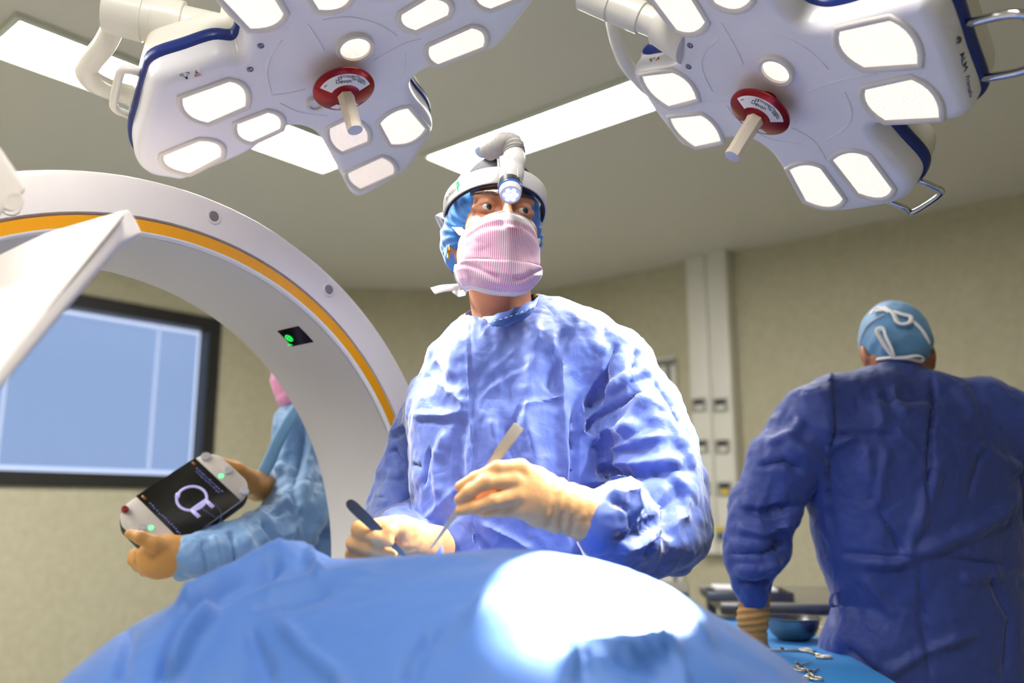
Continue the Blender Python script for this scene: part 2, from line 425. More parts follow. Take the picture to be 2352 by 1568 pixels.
# ---- ceiling luminaires
M_tube = mat('luminaire_diffuser', (255, 255, 255), .5, emit=(255, 252, 246), estr=LUM)
M_lumf = mat('luminaire_frame', (205, 208, 196), .4)
def luminaire(a, b, width, label):
    a = np.asarray(a); b = np.asarray(b); d = nrm(b-a); s = np.array([-d[1], d[0], 0]); L = np.linalg.norm(b-a); c = (a+b)/2
    r = root('ceiling_luminaire', (c[0], c[1], HC), label, 'ceiling light', 'linear lights set in the ceiling')
    M = frame(np.array([c[0], c[1], HC-.012]), d, s, np.array([0, 0, 1.]))
    mb = MB(); w = width/2
    for (cx, cy, sx, sy) in ((0, w+.012, L+.05, .024), (0, -w-.012, L+.05, .024), (L/2+.012, 0, .024, width), (-L/2-.012, 0, .024, width)):
        mb.box(M @ Matrix.Translation((cx, cy, 0)), sx, sy, .024, .004)
    mb.build('frame', M_lumf, r)
    MB().box(M @ Matrix.Translation((0, 0, .004)), L, width, .012).build('diffuser', M_tube, r, smooth=False)
    return r
def C(px, py): return atz(px, py, HC)
# the left one runs along the left wall, the right one along the right wall
e0 = (C(36, 32)+C(-12, 104))/2; e1 = (C(750, 345)+C(775, 392))/2*1.0
cl = (C(198, 97)+C(195, 189))/2; wl = abs(float(np.dot(C(198, 97)-C(195, 189), dR)))
t1 = float(np.dot(C(768, 375)-cl, dL)); t0 = float(np.dot(C(12, 70)-cl, dL))
luminaire(cl+dL*t0, cl+dL*t1, wl, 'long ceiling light behind the left surgical lamp head')
luminaire(cl+dL*(t0-.12), cl+dL*(t0-1.8), wl, 'short lit end of a ceiling light at the top left corner')
cr_ = (C(1240, 255)+C(1265, 320))/2; wr = abs(float(np.dot(C(1240, 255)-C(1265, 320), dL)))
tb = float(np.dot(C(1012, 365)-cr_, dR))
luminaire(cr_+dR*tb, cr_+dR*(tb+1.75), wr, 'long ceiling light between the two surgical lamps')
# unseen lights added to brighten the camera's side of the room
luminaire(cr_+dR*1.9-dL*2.9-dL*.8, cr_+dR*1.9-dL*2.9+dL*.8, wl, 'unseen ceiling light added to brighten the right side of the room')
luminaire(cr_-dR*.6-dL*3.6-dR*.9, cr_-dR*.6-dL*3.6+dR*.9, wl, 'unseen ceiling light added to brighten the near side behind the camera')
# ---- medical supply duct on the right wall
pR = B_
def onR(px, py, off=0): return onplane(px, py, pR+nR*off, nR)
def Rc(p): return float(np.dot(np.asarray(p)-pR, dR)), float(p[2])
def Rp(t, z, off=0.0): return pR+dR*t+np.array([0, 0, z])+nR*off
FR = lambda t, z, off: frame(Rp(t, z, off), dR, np.array([0, 0, 1.]), nR)
dp = .10
ta = Rc(onR(1586, 930, dp))[0]; tb = Rc(onR(1683, 930, dp))[0]; zb = Rc(onR(1640, 1272, dp))[1]
duct = root('supply_duct', Rp((ta+tb)/2, zb), 'tall white wall duct with two columns of sockets on the right wall', 'wall duct')
M_duct = mat('duct_enamel', (226, 223, 212), .45)
w = (tb-ta); M_sock = mat('socket_grey', (168, 165, 155), .5)
mb = MB()
for q in (0, 1): mb.box(FR(ta+w*(.25+.5*q), (zb+HC)/2, dp/2), w/2-.006, HC-zb, dp, .006)
mb.build('duct_body', M_duct, duct)
for py in (930, 1025, 1122):
    for q in (0, 1):
        t, z = Rc(onR((1606, 1655)[q]+(py-930)*.05, py, dp))
        m1 = MB().box(FR(t, z, dp+.008), .10, .085, .016, .004).build('socket', M_sock, duct)
        MB().box(FR(t+.008, z+.018, dp+.02), .07, .03, .01, .003).build('socket_cover', M_dark, m1)
        MB().box(FR(t+.012, z-.018, dp+.02), .05, .026, .01, .003).build('socket_plug', M_yellow if (py == 1122 and q) else M_duct, m1)
for (px, py, hh) in ((1620, 1205, .17), (1660, 1226, .09)):
    t, z = Rc(onR(px, py, dp))
    m1 = MB().box(FR(t, z, dp+.008), .085, hh, .016, .004).build('gas_outlet', M_sock, duct)
    MB().box(FR(t-.005, z+hh*.36, dp+.02), .07, hh*.22, .012, .003).build('outlet_cap', M_yellow, m1)
    MB().box(FR(t+.004, z-hh*.12, dp+.02), .055, hh*.3, .012, .003).build('outlet_valve', M_dark, m1)
# ---- white double door left of the duct
ta2, zt = Rc(onR(1556, 818)); td = ta2-1.55
door = root('door_1', Rp((ta2+td)/2, 0), 'white door with a grey rail frame beside the wall duct', 'door', kind='structure')
mb = MB()
mb.box(FR(ta2-.05, zt/2, .02), .10, zt, .04, .005).box(FR(td+.05, zt/2, .02), .10, zt, .04, .005).box(FR((ta2+td)/2, zt-.05, .02), ta2-td-.2, .10, .04, .005)
mb.build('door_frame', M_duct, door)
MB().box(FR((ta2+td)/2, zt/2-.05, .012), ta2-td-.2, zt-.1, .024, .003).build('door_leaf', M_duct, door)
mb = MB(); p = Rc(onR(1540, 831, .05)); q = Rc(onR(1536, 1300, .05))
mb.box(FR(p[0]-.35, p[1], .055), .76, .035, .03, .006).box(FR(p[0]-.02, (p[1]+.2)/2, .05), .025, p[1]-.2, .02, .004)
mb.build('door_rail', M_grey, door)
mb = MB()
for py in (1235, 1288):
    t, z = Rc(onR(1577, py)); mb.box(FR(t-.02, z, .045), .035, .03, .02, .006)
mb.build('door_bolt', M_dark, door)
# ---- baseboard on the right wall
t_ = Rc(C_)[0]
mb = MB(); mb.box(FR((t_+ta2)/2, .05, .006), t_-ta2-.05, .10, .012, .003)
tag(mb.build('baseboard_right', M_grey), kind='structure')
# ================================================================ SURGICAL LAMPS
M_lamp = mat('lamp_plastic', (238, 236, 246), .32, coat=.2)
M_lampw = mat('lamp_back', (228, 224, 214), .35, coat=.2)
M_blue = mat('bumper_blue', (12, 40, 120), .35)
M_bezel = mat('bezel_plastic', (226, 220, 214), .4)
def lens_mat(name, col, e):
    m = mat(name, (235, 230, 220), .3, emit=col, estr=e); nt = m.node_tree; b = nt.nodes['Principled BSDF']
    tc = nt.nodes.new('ShaderNodeTexCoord'); mp = nt.nodes.new('ShaderNodeMapping'); ck = nt.nodes.new('ShaderNodeTexVoronoi'); ck.inputs['Scale'].default_value = 260; ck.inputs['Randomness'].default_value = .1
    nt.links.new(tc.outputs['Object'], ck.inputs['Vector'])
    bp = nt.nodes.new('ShaderNodeBump'); bp.inputs['Distance'].default_value = .002; nt.links.new(ck.outputs['Distance'], bp.inputs['Height']); nt.links.new(bp.outputs['Normal'], b.inputs['Normal'])
    # prism cells: each cell of the glass shines a little differently
    mr = nt.nodes.new('ShaderNodeMapRange'); mr.inputs['From Min'].default_value = 0; mr.inputs['From Max'].default_value = .6; mr.inputs['To Min'].default_value = e*1.15; mr.inputs['To Max'].default_value = e*.72
    nt.links.new(ck.outputs['Distance'], mr.inputs['Value']); nt.links.new(mr.outputs['Result'], b.inputs['Emission Strength'])
    return m
M_lens = lens_mat('lens_bright', (255, 238, 222), 1.12)
M_lens2 = lens_mat('lens_soft', (255, 234, 222), .8)
M_red = mat('red_anodised', (140, 8, 20), .28, .55)
M_grip = mat('grip_plastic', (232, 218, 200), .5)
M_gripend = mat('grip_end', (196, 200, 214), .5)
M_label = mat('label_white', (238, 236, 240), .5)
M_ink = mat('label_ink', (40, 42, 60), .6)
M_inkb = mat('label_ink_blue', (20, 40, 110), .6)
M_inkr = mat('label_ink_red', (170, 30, 35), .6)
M_chrome = mat('chrome', (200, 200, 205), .12, 1.0)
M_screw = mat('screw_steel', (120, 120, 128), .3, 1.0)
def inset(P, d):
    P = np.asarray(P); T = np.roll(P, -1, 0)-np.roll(P, 1, 0); N = np.stack([-T[:, 1], T[:, 0]], 1); N /= np.linalg.norm(N, axis=1)[:, None]
    a = .5*np.sum(P[:, 0]*np.roll(P[:, 1], -1)-np.roll(P[:, 0], -1)*P[:, 1])
    return P+N*(d if a > 0 else -d)
class Lamp:
    def __init__(s, C, n, z2w, label):
        s.C = np.array(C); s.n = nrm(n); ex = nrm(np.array([1., 0, 0])-s.n*s.n[0]); ey = np.cross(s.n, ex); s.ex, s.ey = ex, ey
        s.z2w = z2w; s.root = root('surgical_lamp', s.C, label, 'surgical lamp')
    def uv(s, x, y):                           # zoom pixel -> lamp plane
        px, py = s.z2w(x, y); p = onplane(px, py, s.C, s.n)-s.C
        return np.array([p@s.ex, p@s.ey])
    def w(s, u, v, h=0): return s.C+s.ex*u+s.ey*v+s.n*h
    def loop(s, P, h): return [s.w(p[0], p[1], h) for p in P]
    def fr(s, u, v, h): return frame(s.w(u, v, h), s.ex, s.ey, s.n)
    def housing(s, pts):
        P = np.array(catmull([s.uv(*p) for p in pts], 5)); s.P = P
        mb = MB().loops([s.loop(inset(P, d), h) for d, h in ((.0205, 0), (.019, 0), (.014, -.0006), (.007, -.004), (.002, -.011), (0, -.020), (0, -.043))], False, False)
        from mathutils.geometry import delaunay_2d_cdt
        I = inset(P, .0205); r = delaunay_2d_cdt([Vector(p) for p in I], [], [list(range(len(I)))], 1, 1e-6)
        mb.add([s.w(v.x, v.y, 0) for v in r[0]], [tuple(f) for f in r[2]])
        tv, tf = list(mb.v), list(mb.f)
        mb.build('lamp_face', M_lamp, s.root, angle=60)
        mb = MB().loops([s.loop(inset(P, d), h) for d, h in ((.001, -.0435), (-.0045, -.046), (-.006, -.052), (-.006, -.060), (-.0045, -.066), (.001, -.0685))], False, False)
        mb.build('bumper_strip', M_blue, s.root, angle=60)
        mb = MB().loops([s.loop(inset(P, d), h) for d, h in ((0, -.043), (0, -.069), (.001, -.095), (.006, -.112), (.014, -.120), (.0195, -.122))], False, False)
        I = inset(P, .0195); r = delaunay_2d_cdt([Vector(p) for p in I], [], [list(range(len(I)))], 1, 1e-6)
        mb.add([s.w(v.x, v.y, -.122) for v in r[0]], [tuple(f)[::-1] for f in r[2]])
        from mathutils.bvhtree import BVHTree
        nb = len(tv); s.tree = BVHTree.FromPolygons([Vector(v) for v in tv+mb.v], tf+[tuple(i+nb for i in f) for f in mb.f])
        mb.build('lamp_back', M_lampw, s.root, angle=60)
    def hit(s, px, py):
        d = Vector(ray(px, py)).normalized(); h = s.tree.ray_cast(Vector(ORI), d)
        n = np.array(h[1]); n = n if np.dot(n, np.array(d)) < 0 else -n; return np.array(h[0]), n
    def hframe(s, a, b, off=.0006):
        pa, na = s.hit(*a); pb, nb_ = s.hit(*b); p, n = s.hit((a[0]+b[0])/2, (a[1]+b[1])/2); x = pb-pa; x = nrm(x-n*np.dot(x, n)); return frame(p+n*off, x, np.cross(n, x), n)
    def lens(s, A, B, m1, Cc, D, m2, m=None):
        """a window with two straight sides A-B, C-D and two bowed sides B-(m1)-C, D-(m2)-A"""
        q = [s.uv(*p) for p in (A, B, m1, Cc, D, m2)]
        def arc(a, b, c, n=7):                # through b at the middle
            k = 2*b-.5*(a+c); return [(1-t)**2*a+2*t*(1-t)*k+t*t*c for t in np.linspace(0, 1, n)]
        def side(a, b, n=5): return [a+(b-a)*t for t in np.linspace(0, 1, n)][1:-1]
        P = np.array(side(q[0], q[1])+arc(q[1], q[2], q[3])+side(q[3], q[4])+arc(q[4], q[5], q[0]))
        s.window(P, m or M_lens)
        return P.mean(0)
    def window(s, P, m):
        # relax corners slightly
        o = s.root
        g = inset(P, 0.0)
        bz = MB().loops([s.loop(inset(P, d), h) for d, h in ((-.0105, -.001), (-.0105, .0022), (-.0085, .0042), (-.003, .0042), (.0005, .0015), (.0005, -.0015))], False, False)
        b = bz.build('lens_bezel', M_bezel, o, angle=50)
        MB().loops([s.loop(inset(g, d), h) for d, h in ((.0, .0003), (.004, .0012), (.012, .0018))], False, True).build('lens', m, b, angle=60)
    def round_light(s, x, y, r, rb, m):
        c = s.uv(x, y); P = np.array([c+r*np.array([math.cos(t), math.sin(t)]) for t in np.linspace(0, 2*math.pi, 33)[:-1]])
        bz = MB().loops([s.loop(c+(P-c)*k, h) for k, h in ((rb/r, -.001), (rb/r, .006), (rb/r*.95, .009), (1.02, .008), (1, .002))], False, False)
        b = bz.build('light_ring', M_bezel, s.root)
        MB().loops([s.loop(c+(P-c)*k, .003+.003*(1-k)) for k in (1.01, .6, .2)], False, True).build('lens', m, b)
        return c
    def groove(s, pts, r=.0016):
        pts = [s.uv(*p) for p in pts]; pts = catmull(pts, 5, False)
        MB().tube([s.w(p[0], p[1], .0002) for p in pts], [r*.3]+[r]*(len(pts)-2)+[r*.3], 8).build('face_rib', M_lamp, s.root, angle=180)
    def screw(s, x, y):
        u = s.uv(x, y); MB().lathe([(.0001, .004), (.003, .0038), (.0058, .0015), (.006, -.001)], s.fr(u[0], u[1], 0), 16).build('screw', M_screw, s.root)
    def handle(s, h0, disc, tipx, spin=0):
        """red disc and ribbed grip along the lamp axis"""
        q = onplane(*disc, s.C+s.n*h0, s.n)-s.C; u, v = q@s.ex, q@s.ey
        tip = min(np.linspace(.09, .2, 111), key=lambda t: np.linalg.norm(proj(s.w(u, v, t))-np.array(tipx)))
        R0 = Matrix.Rotation(spin, 4, 'Z'); M = s.fr(u, v, 0) @ R0
        d = MB().lathe([(.016, -.001), (.016, h0-.012), (.048, h0-.008), (.0555, h0-.003), (.056, h0+.001), (.053, h0+.004), (.028, h0+.013), (.019, h0+.016), (.014, h0+.016)], M, 48).build('handle_disc', M_red, s.root, angle=50)
        # grip: a six-sided bar with notched edges
        L = []; ng = 44; 
        for i in range(ng+1):
            t = i/ng; z = h0+.014+(tip-h0-.014)*t; rr = .0155-.001*t
            ring = []
            for k in range(24):
                a = 2*math.pi*k/24; hexr = math.cos(math.pi/6)/math.cos((a % (math.pi/3))-math.pi/6); q = rr*hexr
                if k % 4 == 0 and .08 < t < .9 and i % 2: q *= .90
                ring.append(M @ Vector((q*math.cos(a), q*math.sin(a), z)))
            L.append(ring)
        for z, k in ((tip+.002, .93), (tip+.003, .8)): L.append([M @ Vector((.0145*k*math.cos(2*math.pi*j/24), .0145*k*math.sin(2*math.pi*j/24), z)) for j in range(24)])
        MB().loops(L[:-2]+[L[-2]], False, True).build('handle_grip', M_grip, s.root, angle=25)
        MB().loops([L[-2], L[-1]], False, True).build('grip_end', M_gripend, s.root)
        # two curved stickers lying on the cone of the disc
        def cone_z(r): return h0+.004+(.053-r)/(.053-.028)*.009+.0004 if r > .028 else h0+.0135
        def sticker(a0, a1, r0, r1):
            n = 20; V = []; 
            for r in (r0, (r0+r1)/2, r1):
                for i in range(n+1):
                    a = a0+(a1-a0)*i/n; V.append(M @ Vector((r*math.cos(a), r*math.sin(a), cone_z(r))))
            V2 = [Vector(x)-Vector(s.n)*.0008 for x in V]; m = n+1
            Fc = [(j*m+i, j*m+i+1, (j+1)*m+i+1, (j+1)*m+i) for j in range(2) for i in range(n)]
            return MB().add(V+V2, Fc+[tuple(q+3*m for q in f[::-1]) for f in Fc]).build('sticker', M_label, d, angle=180)
        st = sticker(math.radians(22), math.radians(163), .0265, .0475)
        sticker(math.radians(-120), math.radians(-50), .0275, .046)
        sl = math.atan2(.009, .025)
        def lab(body, a, r, size, m=M_ink, align='CENTER'):
            X = M @ Matrix.Rotation(a-math.pi/2, 4, 'Z') @ Matrix.Translation((0, r, cone_z(r)+.0006)) @ Matrix.Rotation(sl*-1, 4, 'X')
            text('lettering', body, X, size, m, d, align)
        lab('COVIDIEN\u2122', math.radians(84), .0425, .0058); lab('Devon\u2122', math.radians(92), .0345, .0105)
        lab('For use only with\nDevon disposable\nLight Handle or\nLight Shield', math.radians(52), .0405, .0022)
        lab('DEVON', math.radians(150), .042, .0022); lab('Devon\u2122', math.radians(-85), .036, .006); lab('COVIDIEN\u2122', math.radians(-85), .0425, .004)
        # square bracket mark beside the maker's name, and a warning triangle
        mk = MB()
        for sx in (-1, 1):
            X = M @ Matrix.Rotation(math.radians(108)-math.pi/2, 4, 'Z') @ Matrix.Translation((sx*.0017, .0425, cone_z(.0425)+.0007)) @ Matrix.Rotation(-sl, 4, 'X')
            mk.box(X @ Matrix.Translation((sx*.0006, 0, 0)), .0011, .0055, .0003); mk.box(X @ Matrix.Translation((0, .0019, 0)), .0018, .0014, .0003); mk.box(X @ Matrix.Translation((0, -.0019, 0)), .0018, .0014, .0003)
        mk.build('maker_mark', M_ink, d, smooth=False)
        X = M @ Matrix.Rotation(math.radians(37)-math.pi/2, 4, 'Z') @ Matrix.Translation((0, .041, cone_z(.041)+.0008)) @ Matrix.Rotation(-sl, 4, 'X')
        MB().tube([X @ Vector(p) for p in ((-.003, -.002, 0), (.003, -.002, 0), (0, .003, 0), (-.003, -.002, 0))], .00035, 6).build('warning_mark', M_ink, d)
def sticker_on(o, M, w, h):
    """white warning label: two lamp outlines, a hand and a red triangle"""
    b = MB().box(M, w, h, .0006, .0002).build('warning_label', M_label, o)
    T = lambda x, y: M @ Vector((x*w, y*h, .0007))
    mb = MB()
    for cx, sg in ((-.30, 1), (-.05, -1)):
        mb.tube([T(cx-.07*sg, .28), T(cx+.06*sg, .38), T(cx+.1, .2), T(cx-.07*sg, .1), T(cx-.07*sg, .28)], .0004, 5)
        mb.tube([T(cx, .15), T(-.17, -.25)], .0003, 5)
    for k in range(4): mb.tube([T(-.2+k*.02, -.1), T(-.19+k*.02, -.35)], .0005, 5)
    mb.build('label_drawing', M_inkb, b)
    MB().tube([T(.2, -.3), T(.44, -.3), T(.32, .3), T(.2, -.3)], .0006, 6).tube([T(.32, .1), T(.32, -.12)], .0007, 6).build('label_triangle', M_inkr, b)
# ---------------------------------------------------------------- right lamp
RL = Lamp((.453, 1.4, 1.862), (-.534, -.068, -.843), lambda x, y: (1340+x*.43027, y*.43027), 'right surgical lamp head with two chrome grab handles')
RL.housing([(500, 150), (515, 240), (470, 345), (300, 380), (258, 392), (330, 540), (440, 690), (505, 770), (560, 800), (640, 790), (790, 752), (900, 762), (990, 825), (1060, 920), (1130, 1000), (1195, 1085), (1270, 1138), (1400, 1140),
            (1600, 1110), (1705, 1080), (1755, 1020), (1740, 950), (1640, 840), (1560, 745), (1548, 690), (1600, 680), (1700, 674), (1960, 660), (2045, 625), (2052, 560), (1985, 380), (1925, 200), (1870, 80), (1800, 15), (1690, 30), (1500, 88), (1330, 135), (1220, 148), (1120, 118), (1055, 50),
            (1000, -60), (1010, -180), (940, -300), (800, -340), (600, -330), (400, -260), (300, -170), (300, -60), (390, 60)])
for a in ([(1368, 165), (1640, 105), (1755, 200), (1785, 338), (1500, 358), (1385, 270)], [(1505, 475), (1755, 420), (1868, 505), (1900, 625), (1610, 640), (1520, 560)],
          [(1515, 828), (1648, 1005), (1590, 1052), (1470, 1030), (1332, 852), (1415, 813)], [(1265, 893), (1387, 1060), (1315, 1102), (1190, 1072), (1100, 905), (1180, 878)],
          [(315, 405), (480, 385), (560, 437), (605, 525), (455, 565), (362, 492)], [(465, 630), (635, 613), (700, 672), (735, 750), (595, 780), (508, 708)],
          [(545, -60), (652, 115), (590, 168), (500, 160), (345, -45), (440, -95)], [(800, -130), (893, 0), (810, 47), (705, 15), (630, -100), (710, -140)]): RL.lens(*a)
RL.round_light(1035, 368, .0245, .0325, M_lens)
RL.handle(.034, (1745, 258), (1688, 360))
for p in ((570, 242), (562, 355)): RL.screw(*p)
for g in ([(725, 205), (660, 260), (632, 330), (645, 400), (690, 490)], [(850, 175), (1020, 185), (1180, 250), (1310, 370)], [(1395, 490), (1435, 600), (1400, 680), (1290, 748)], [(765, 565), (850, 660), (1000, 740), (1160, 768)],
          [(735, 120), (800, 230), (855, 345)], [(1180, 490), (1360, 430), (1570, 390)], [(560, 560), (680, 540), (780, 540)], [(1110, 680), (1230, 750), (1300, 860)]): RL.groove(g)
def tubepart(name, pts, r, m, o, n=14, sub=6): return MB().tube(catmull(pts, sub, False), r, n).build(name, m, o, angle=180)
# chrome handles on the side wall of the right lamp
def side(L, px, py, h):
    """point on the lamp's side wall: face plane moved back by h"""
    return onplane(px, py, L.C+L.n*h, L.n)
a = side(RL, 2236, 50, -.05); b = side(RL, 2268, 178, -.05); out = nrm(side(RL, 2330, 100, -.05)-(a+b)/2)*.075
tubepart('grab_handle', [a-out*.1, a+out*.55, a+out*.9+(b-a)*.06, a+out+(b-a)*.2, b+out-(b-a)*.2, b+out*.9-(b-a)*.06, b+out*.55, b-out*.1], .0065, M_chrome, RL.root)
a = side(RL, 2112, 415, -.055); b = side(RL, 2060, 470, -.055); out = nrm(side(RL, 2150, 470, -.055)-(a+b)/2)*.045
tubepart('grab_handle', [a-out*.4, a+out*.55, a+out+(b-a)*.12, b+out*.75, b+out*.35, b-out*.5], .0055, M_chrome, RL.root)
# lettering on the right side wall
text('lettering', 'ALM', RL.hframe((2206, 118), (2218, 165), .0012), .0165, M_inkb, RL.root)
text('lettering', 'Prismalix', RL.hframe((2219, 172), (2228, 222), .002), .0105, M_inkb, RL.root, 'CENTER', .3)
MB().lathe([(.0001, .003), (.004, .003), (.0055, 0), (.0055, -.004)], RL.hframe((2195, 92), (2205, 92)), 16).build('screw', M_screw, RL.root)
# suspension: knuckle, arm cylinder and curved yoke of the right lamp
def cyl(name, p, q, prof, m, o, n=32):
    p, q = np.asarray(p), np.asarray(q); L = np.linalg.norm(q-p); return MB().lathe([(r, t*L) for t, r in prof], zframe(p, q-p), n).build(name, m, o)
p = at(1340, -12, 1.50); q = at(1560, 75, 1.455)
cyl('arm_barrel', p, q, [(0, .0001), (0, .028), (.30, .030), (.305, .026), (.33, .026), (.335, .030), (.62, .030), (.63, .026), (1, .026)], M_lampw, RL.root)
cyl('arm_socket', at(1522, 55, 1.46), at(1590, 95, 1.44), [(0, .0001), (0, .040), (.5, .042), (1, .044)], M_lampw, RL.root)
tubepart('yoke_tube', [at(1380, -60, 1.52), at(1402, 30, 1.53), at(1420, 105, 1.56), at(1452, 165, 1.60), at(1520, 220, 1.66), at(1620, 200, 1.70)], .0135, M_lampw, RL.root)
tubepart('ceiling_arm', [at(1620, 200, 1.70), at(1660, 60, 1.72), at(1670, -120, 1.74), np.array([*at(1670, -300, 1.76)[:2], HC-.02])], .03, M_lampw, RL.root)
sticker_on(RL.root, RL.hframe((1490, 140), (1515, 134), .0004), .034, .013)
# ---------------------------------------------------------------- left lamp
LL = Lamp((-.316, 1.45, 1.928), (.285, -.178, -.942), lambda x, y: (160+x*.45918, y*.45918), 'left surgical lamp head above the ring scanner')
LL.housing([(860, 170), (872, 245), (840, 300), (740, 300), (600, 345), (440, 402), (398, 480), (360, 620), (328, 740), (340, 830), (400, 885), (500, 905), (562, 912), (640, 885), (900, 772), (1040, 672), (1130, 643), (1215, 668), (1265, 720), (1325, 830), (1375, 920), (1405, 975), (1445, 993),
            (1530, 962), (1700, 850), (1785, 725), (1822, 655), (1805, 590), (1740, 510), (1712, 445), (1735, 395), (1800, 355), (1870, 333), (2000, 300), (2115, 262), (2180, 210), (2250, 120), (2330, 15), (2390, -110), (2340, -220), (2180, -280), (2000, -270), (1860, -190), (1760, -80), (1650, -25), (1540, -25), (1460, -90),
            (1390, -230), (1290, -350), (1120, -390), (900, -360), (740, -260), (690, -120), (720, 0), (780, 90)])
for a in ([(562, 490), (800, 405), (870, 445), (878, 530), (690, 612), (592, 570)], [(838, 618), (992, 560), (1048, 588), (1052, 642), (910, 708), (848, 678)], [(470, 775), (650, 702), (742, 722), (755, 782), (598, 865), (492, 830)],
          [(1300, 640), (1395, 595), (1475, 640), (1488, 705), (1362, 757), (1312, 710)], [(1690, 538), (1778, 642), (1710, 705), (1608, 720), (1552, 615), (1610, 565)], [(1392, 862), (1560, 785), (1615, 822), (1618, 868), (1452, 943), (1405, 905)],
          [(1660, 70), (1795, -10), (1885, 15), (1890, 75), (1730, 150), (1668, 120)], [(1798, 232), (2010, 138), (2068, 168), (2068, 232), (1842, 320), (1800, 285)], [(2045, -85), (2215, -150), (2275, -95), (2272, -25), (2105, 42), (2035, 0)],
          [(985, -70), (1070, 68), (1015, 125), (903, 142), (765, -5), (850, -90)], [(1325, -120), (1398, 0), (1340, 42), (1245, 47), (1185, -50), (1250, -110)]):
    LL.lens(*a, M_lens2 if a[0] in ((1392, 862), (1300, 640)) else M_lens)
LL.round_light(1425, 232, .0265, .0345, M_lens)
LL.round_light(1228, 512, .012, .019, M_bezel)
LL.handle(.034, (790, 205), (818, 296), spin=math.radians(-16))
for p in ((955, 228), (902, 346)): LL.screw(*p)
for g in ([(1065, 200), (1005, 280), (985, 370), (1010, 470)], [(1050, 515), (1150, 560), (1290, 580)], [(1265, 100), (1400, 85), (1540, 120), (1640, 180)], [(1680, 260), (1675, 350), (1640, 430)], [(1190, 120), (1235, 190), (1275, 262)], [(1520, 300), (1670, 220), (1760, 195)], [(1010, 475), (1100, 465), (1180, 445)]): LL.groove(g)
# white grab handle at the left
a = side(LL, 336, 172, -.07); b = side(LL, 312, 268, -.07); out = nrm(side(LL, 272, 205, -.07)-(a+b)/2)*.045
tubepart('grab_handle', [a-out*.25, a+out*.5, a+out*.9+(b-a)*.06, a+out+(b-a)*.22, b+out-(b-a)*.2, b+out*.85-(b-a)*.04, b+out*.45, b-out*.25], .0075, M_lampw, LL.root)
for e in (a, b): MB().lathe([(.011, -.004), (.011, .003), (.009, .004), (.0085, 0)], zframe(e-out*.02, out), 16).build('handle_collar', M_lampw, LL.root)
sticker_on(LL.root, LL.hframe((418, 176), (452, 167), .0004), .040, .016)
# knuckle and arm of the left lamp
p = at(244, 22, 1.40); q = at(560, 92, 1.455)
cyl('arm_barrel', p, q, [(0, .0001), (0, .040), (.27, .043), (.275, .040), (.34, .040), (.345, .044), (.55, .044), (.555, .037), (1, .037)], M_lampw, LL.root)
cyl('arm_socket', at(500, 80, 1.44), at(572, 96, 1.46), [(0, .0001), (0, .050), (.55, .051), (.62, .047), (1, .044)], M_lampw, LL.root)
MB().lathe([(.0001, .001), (.004, .001), (.005, 0), (.005, -.003)], zframe(at(246, 22, 1.399), p-q), 12).build('screw', M_screw, LL.root)
tubepart('yoke_tube', [at(262, 60, 1.42), at(238, 105, 1.44), at(208, 142, 1.46), at(199, 165, 1.47), at(215, 187, 1.49), at(262, 208, 1.55), at(340, 222, 1.62), at(460, 215, 1.74), at(620, 150, 1.80)], .0195, M_lampw, LL.root, 18)
tubepart('ceiling_arm', [at(620, 150, 1.80), at(760, 40, 1.84), at(800, -120, 1.86), np.array([*at(800, -300, 1.88)[:2], HC-.02])], .035, M_lampw, LL.root)
# ---- the light the lamp heads give: one narrow beam per window group
def spot(name, p, target, energy, size, blend, r, col=(1, .965, .93)):
    l = bpy.data.lights.new(name, 'SPOT'); l.energy = energy; l.spot_size = math.radians(size); l.spot_blend = blend; l.shadow_soft_size = r; l.color = col
    o = bpy.data.objects.new(name, l); COL.objects.link(o); o.location = tuple(p)
    o.rotation_euler = (Vector(target)-Vector(p)).to_track_quat('-Z', 'Y').to_euler(); return o
# ================================================================ RING SCANNER
RC = np.array([-.588, 1.4376, 1.0276]); rn = np.array([.748, -.6637, 0]); rn = nrm(rn); rt = np.array([-rn[1], rn[0], 0])   # rt: to the right along the ring plane
RO, RG, RI, RD = .677, .602, .576, .285
M_ring = mat('scanner_shell', (242, 234, 231), .42, coat=.15)
M_bore = mat('scanner_bore_shaded', (205, 200, 197), .5)  # greyer than the shell: shade inside the bore put into the colour
M_orange = mat('scanner_orange', (236, 160, 10), .4)
M_edge = mat('scanner_edge', (245, 243, 245), .3)
RM = frame(RC, rt, np.array([0, 0, 1.]), rn)      # z = ring axis, towards the camera side
ring = root('ring_scanner', (RC[0], RC[1], 0.0), 'big white ring-shaped scanner with an orange stripe around its bore', 'medical scanner')
N = 144
MB().lathe([(RI+.032, 0), (RO-.012, 0), (RO-.004, -.003), (RO, -.010), (RO, -RD+.02), (RO-.02, -RD), (RI+.02, -RD), (RI+.02, -.02), (RI+.03, -.004)], RM, N, True).build('ring_shell', M_ring, ring, angle=35)
MB().lathe([(RG, .0006), (RG, .0012), (RI+.006, .0012), (RI+.006, .0006)], RM, N, True).build('orange_stripe', M_orange, ring, angle=35)
MB().lathe([(RI+.0062, .0012), (RI+.003, .001), (RI+.0005, -.002), (RI, -.006), (RI+.004, -.0095), (RI+.006, -.009)], RM, N, True).build('bore_rim', M_edge, ring, angle=60)
MB().lathe([(RI+.002, -.0095), (RI, -.012), (RI, -RD+.006), (RI+.006, -RD+.001), (RI+.021, -RD+.001), (RI+.021, -.0095)], RM, N, True).build('bore_lining', M_bore, ring, angle=35)
M_ventg = mat('vent_grey', (168, 164, 162), .6)
def ringpt(px, py): return onplane(px, py, RC, rn)
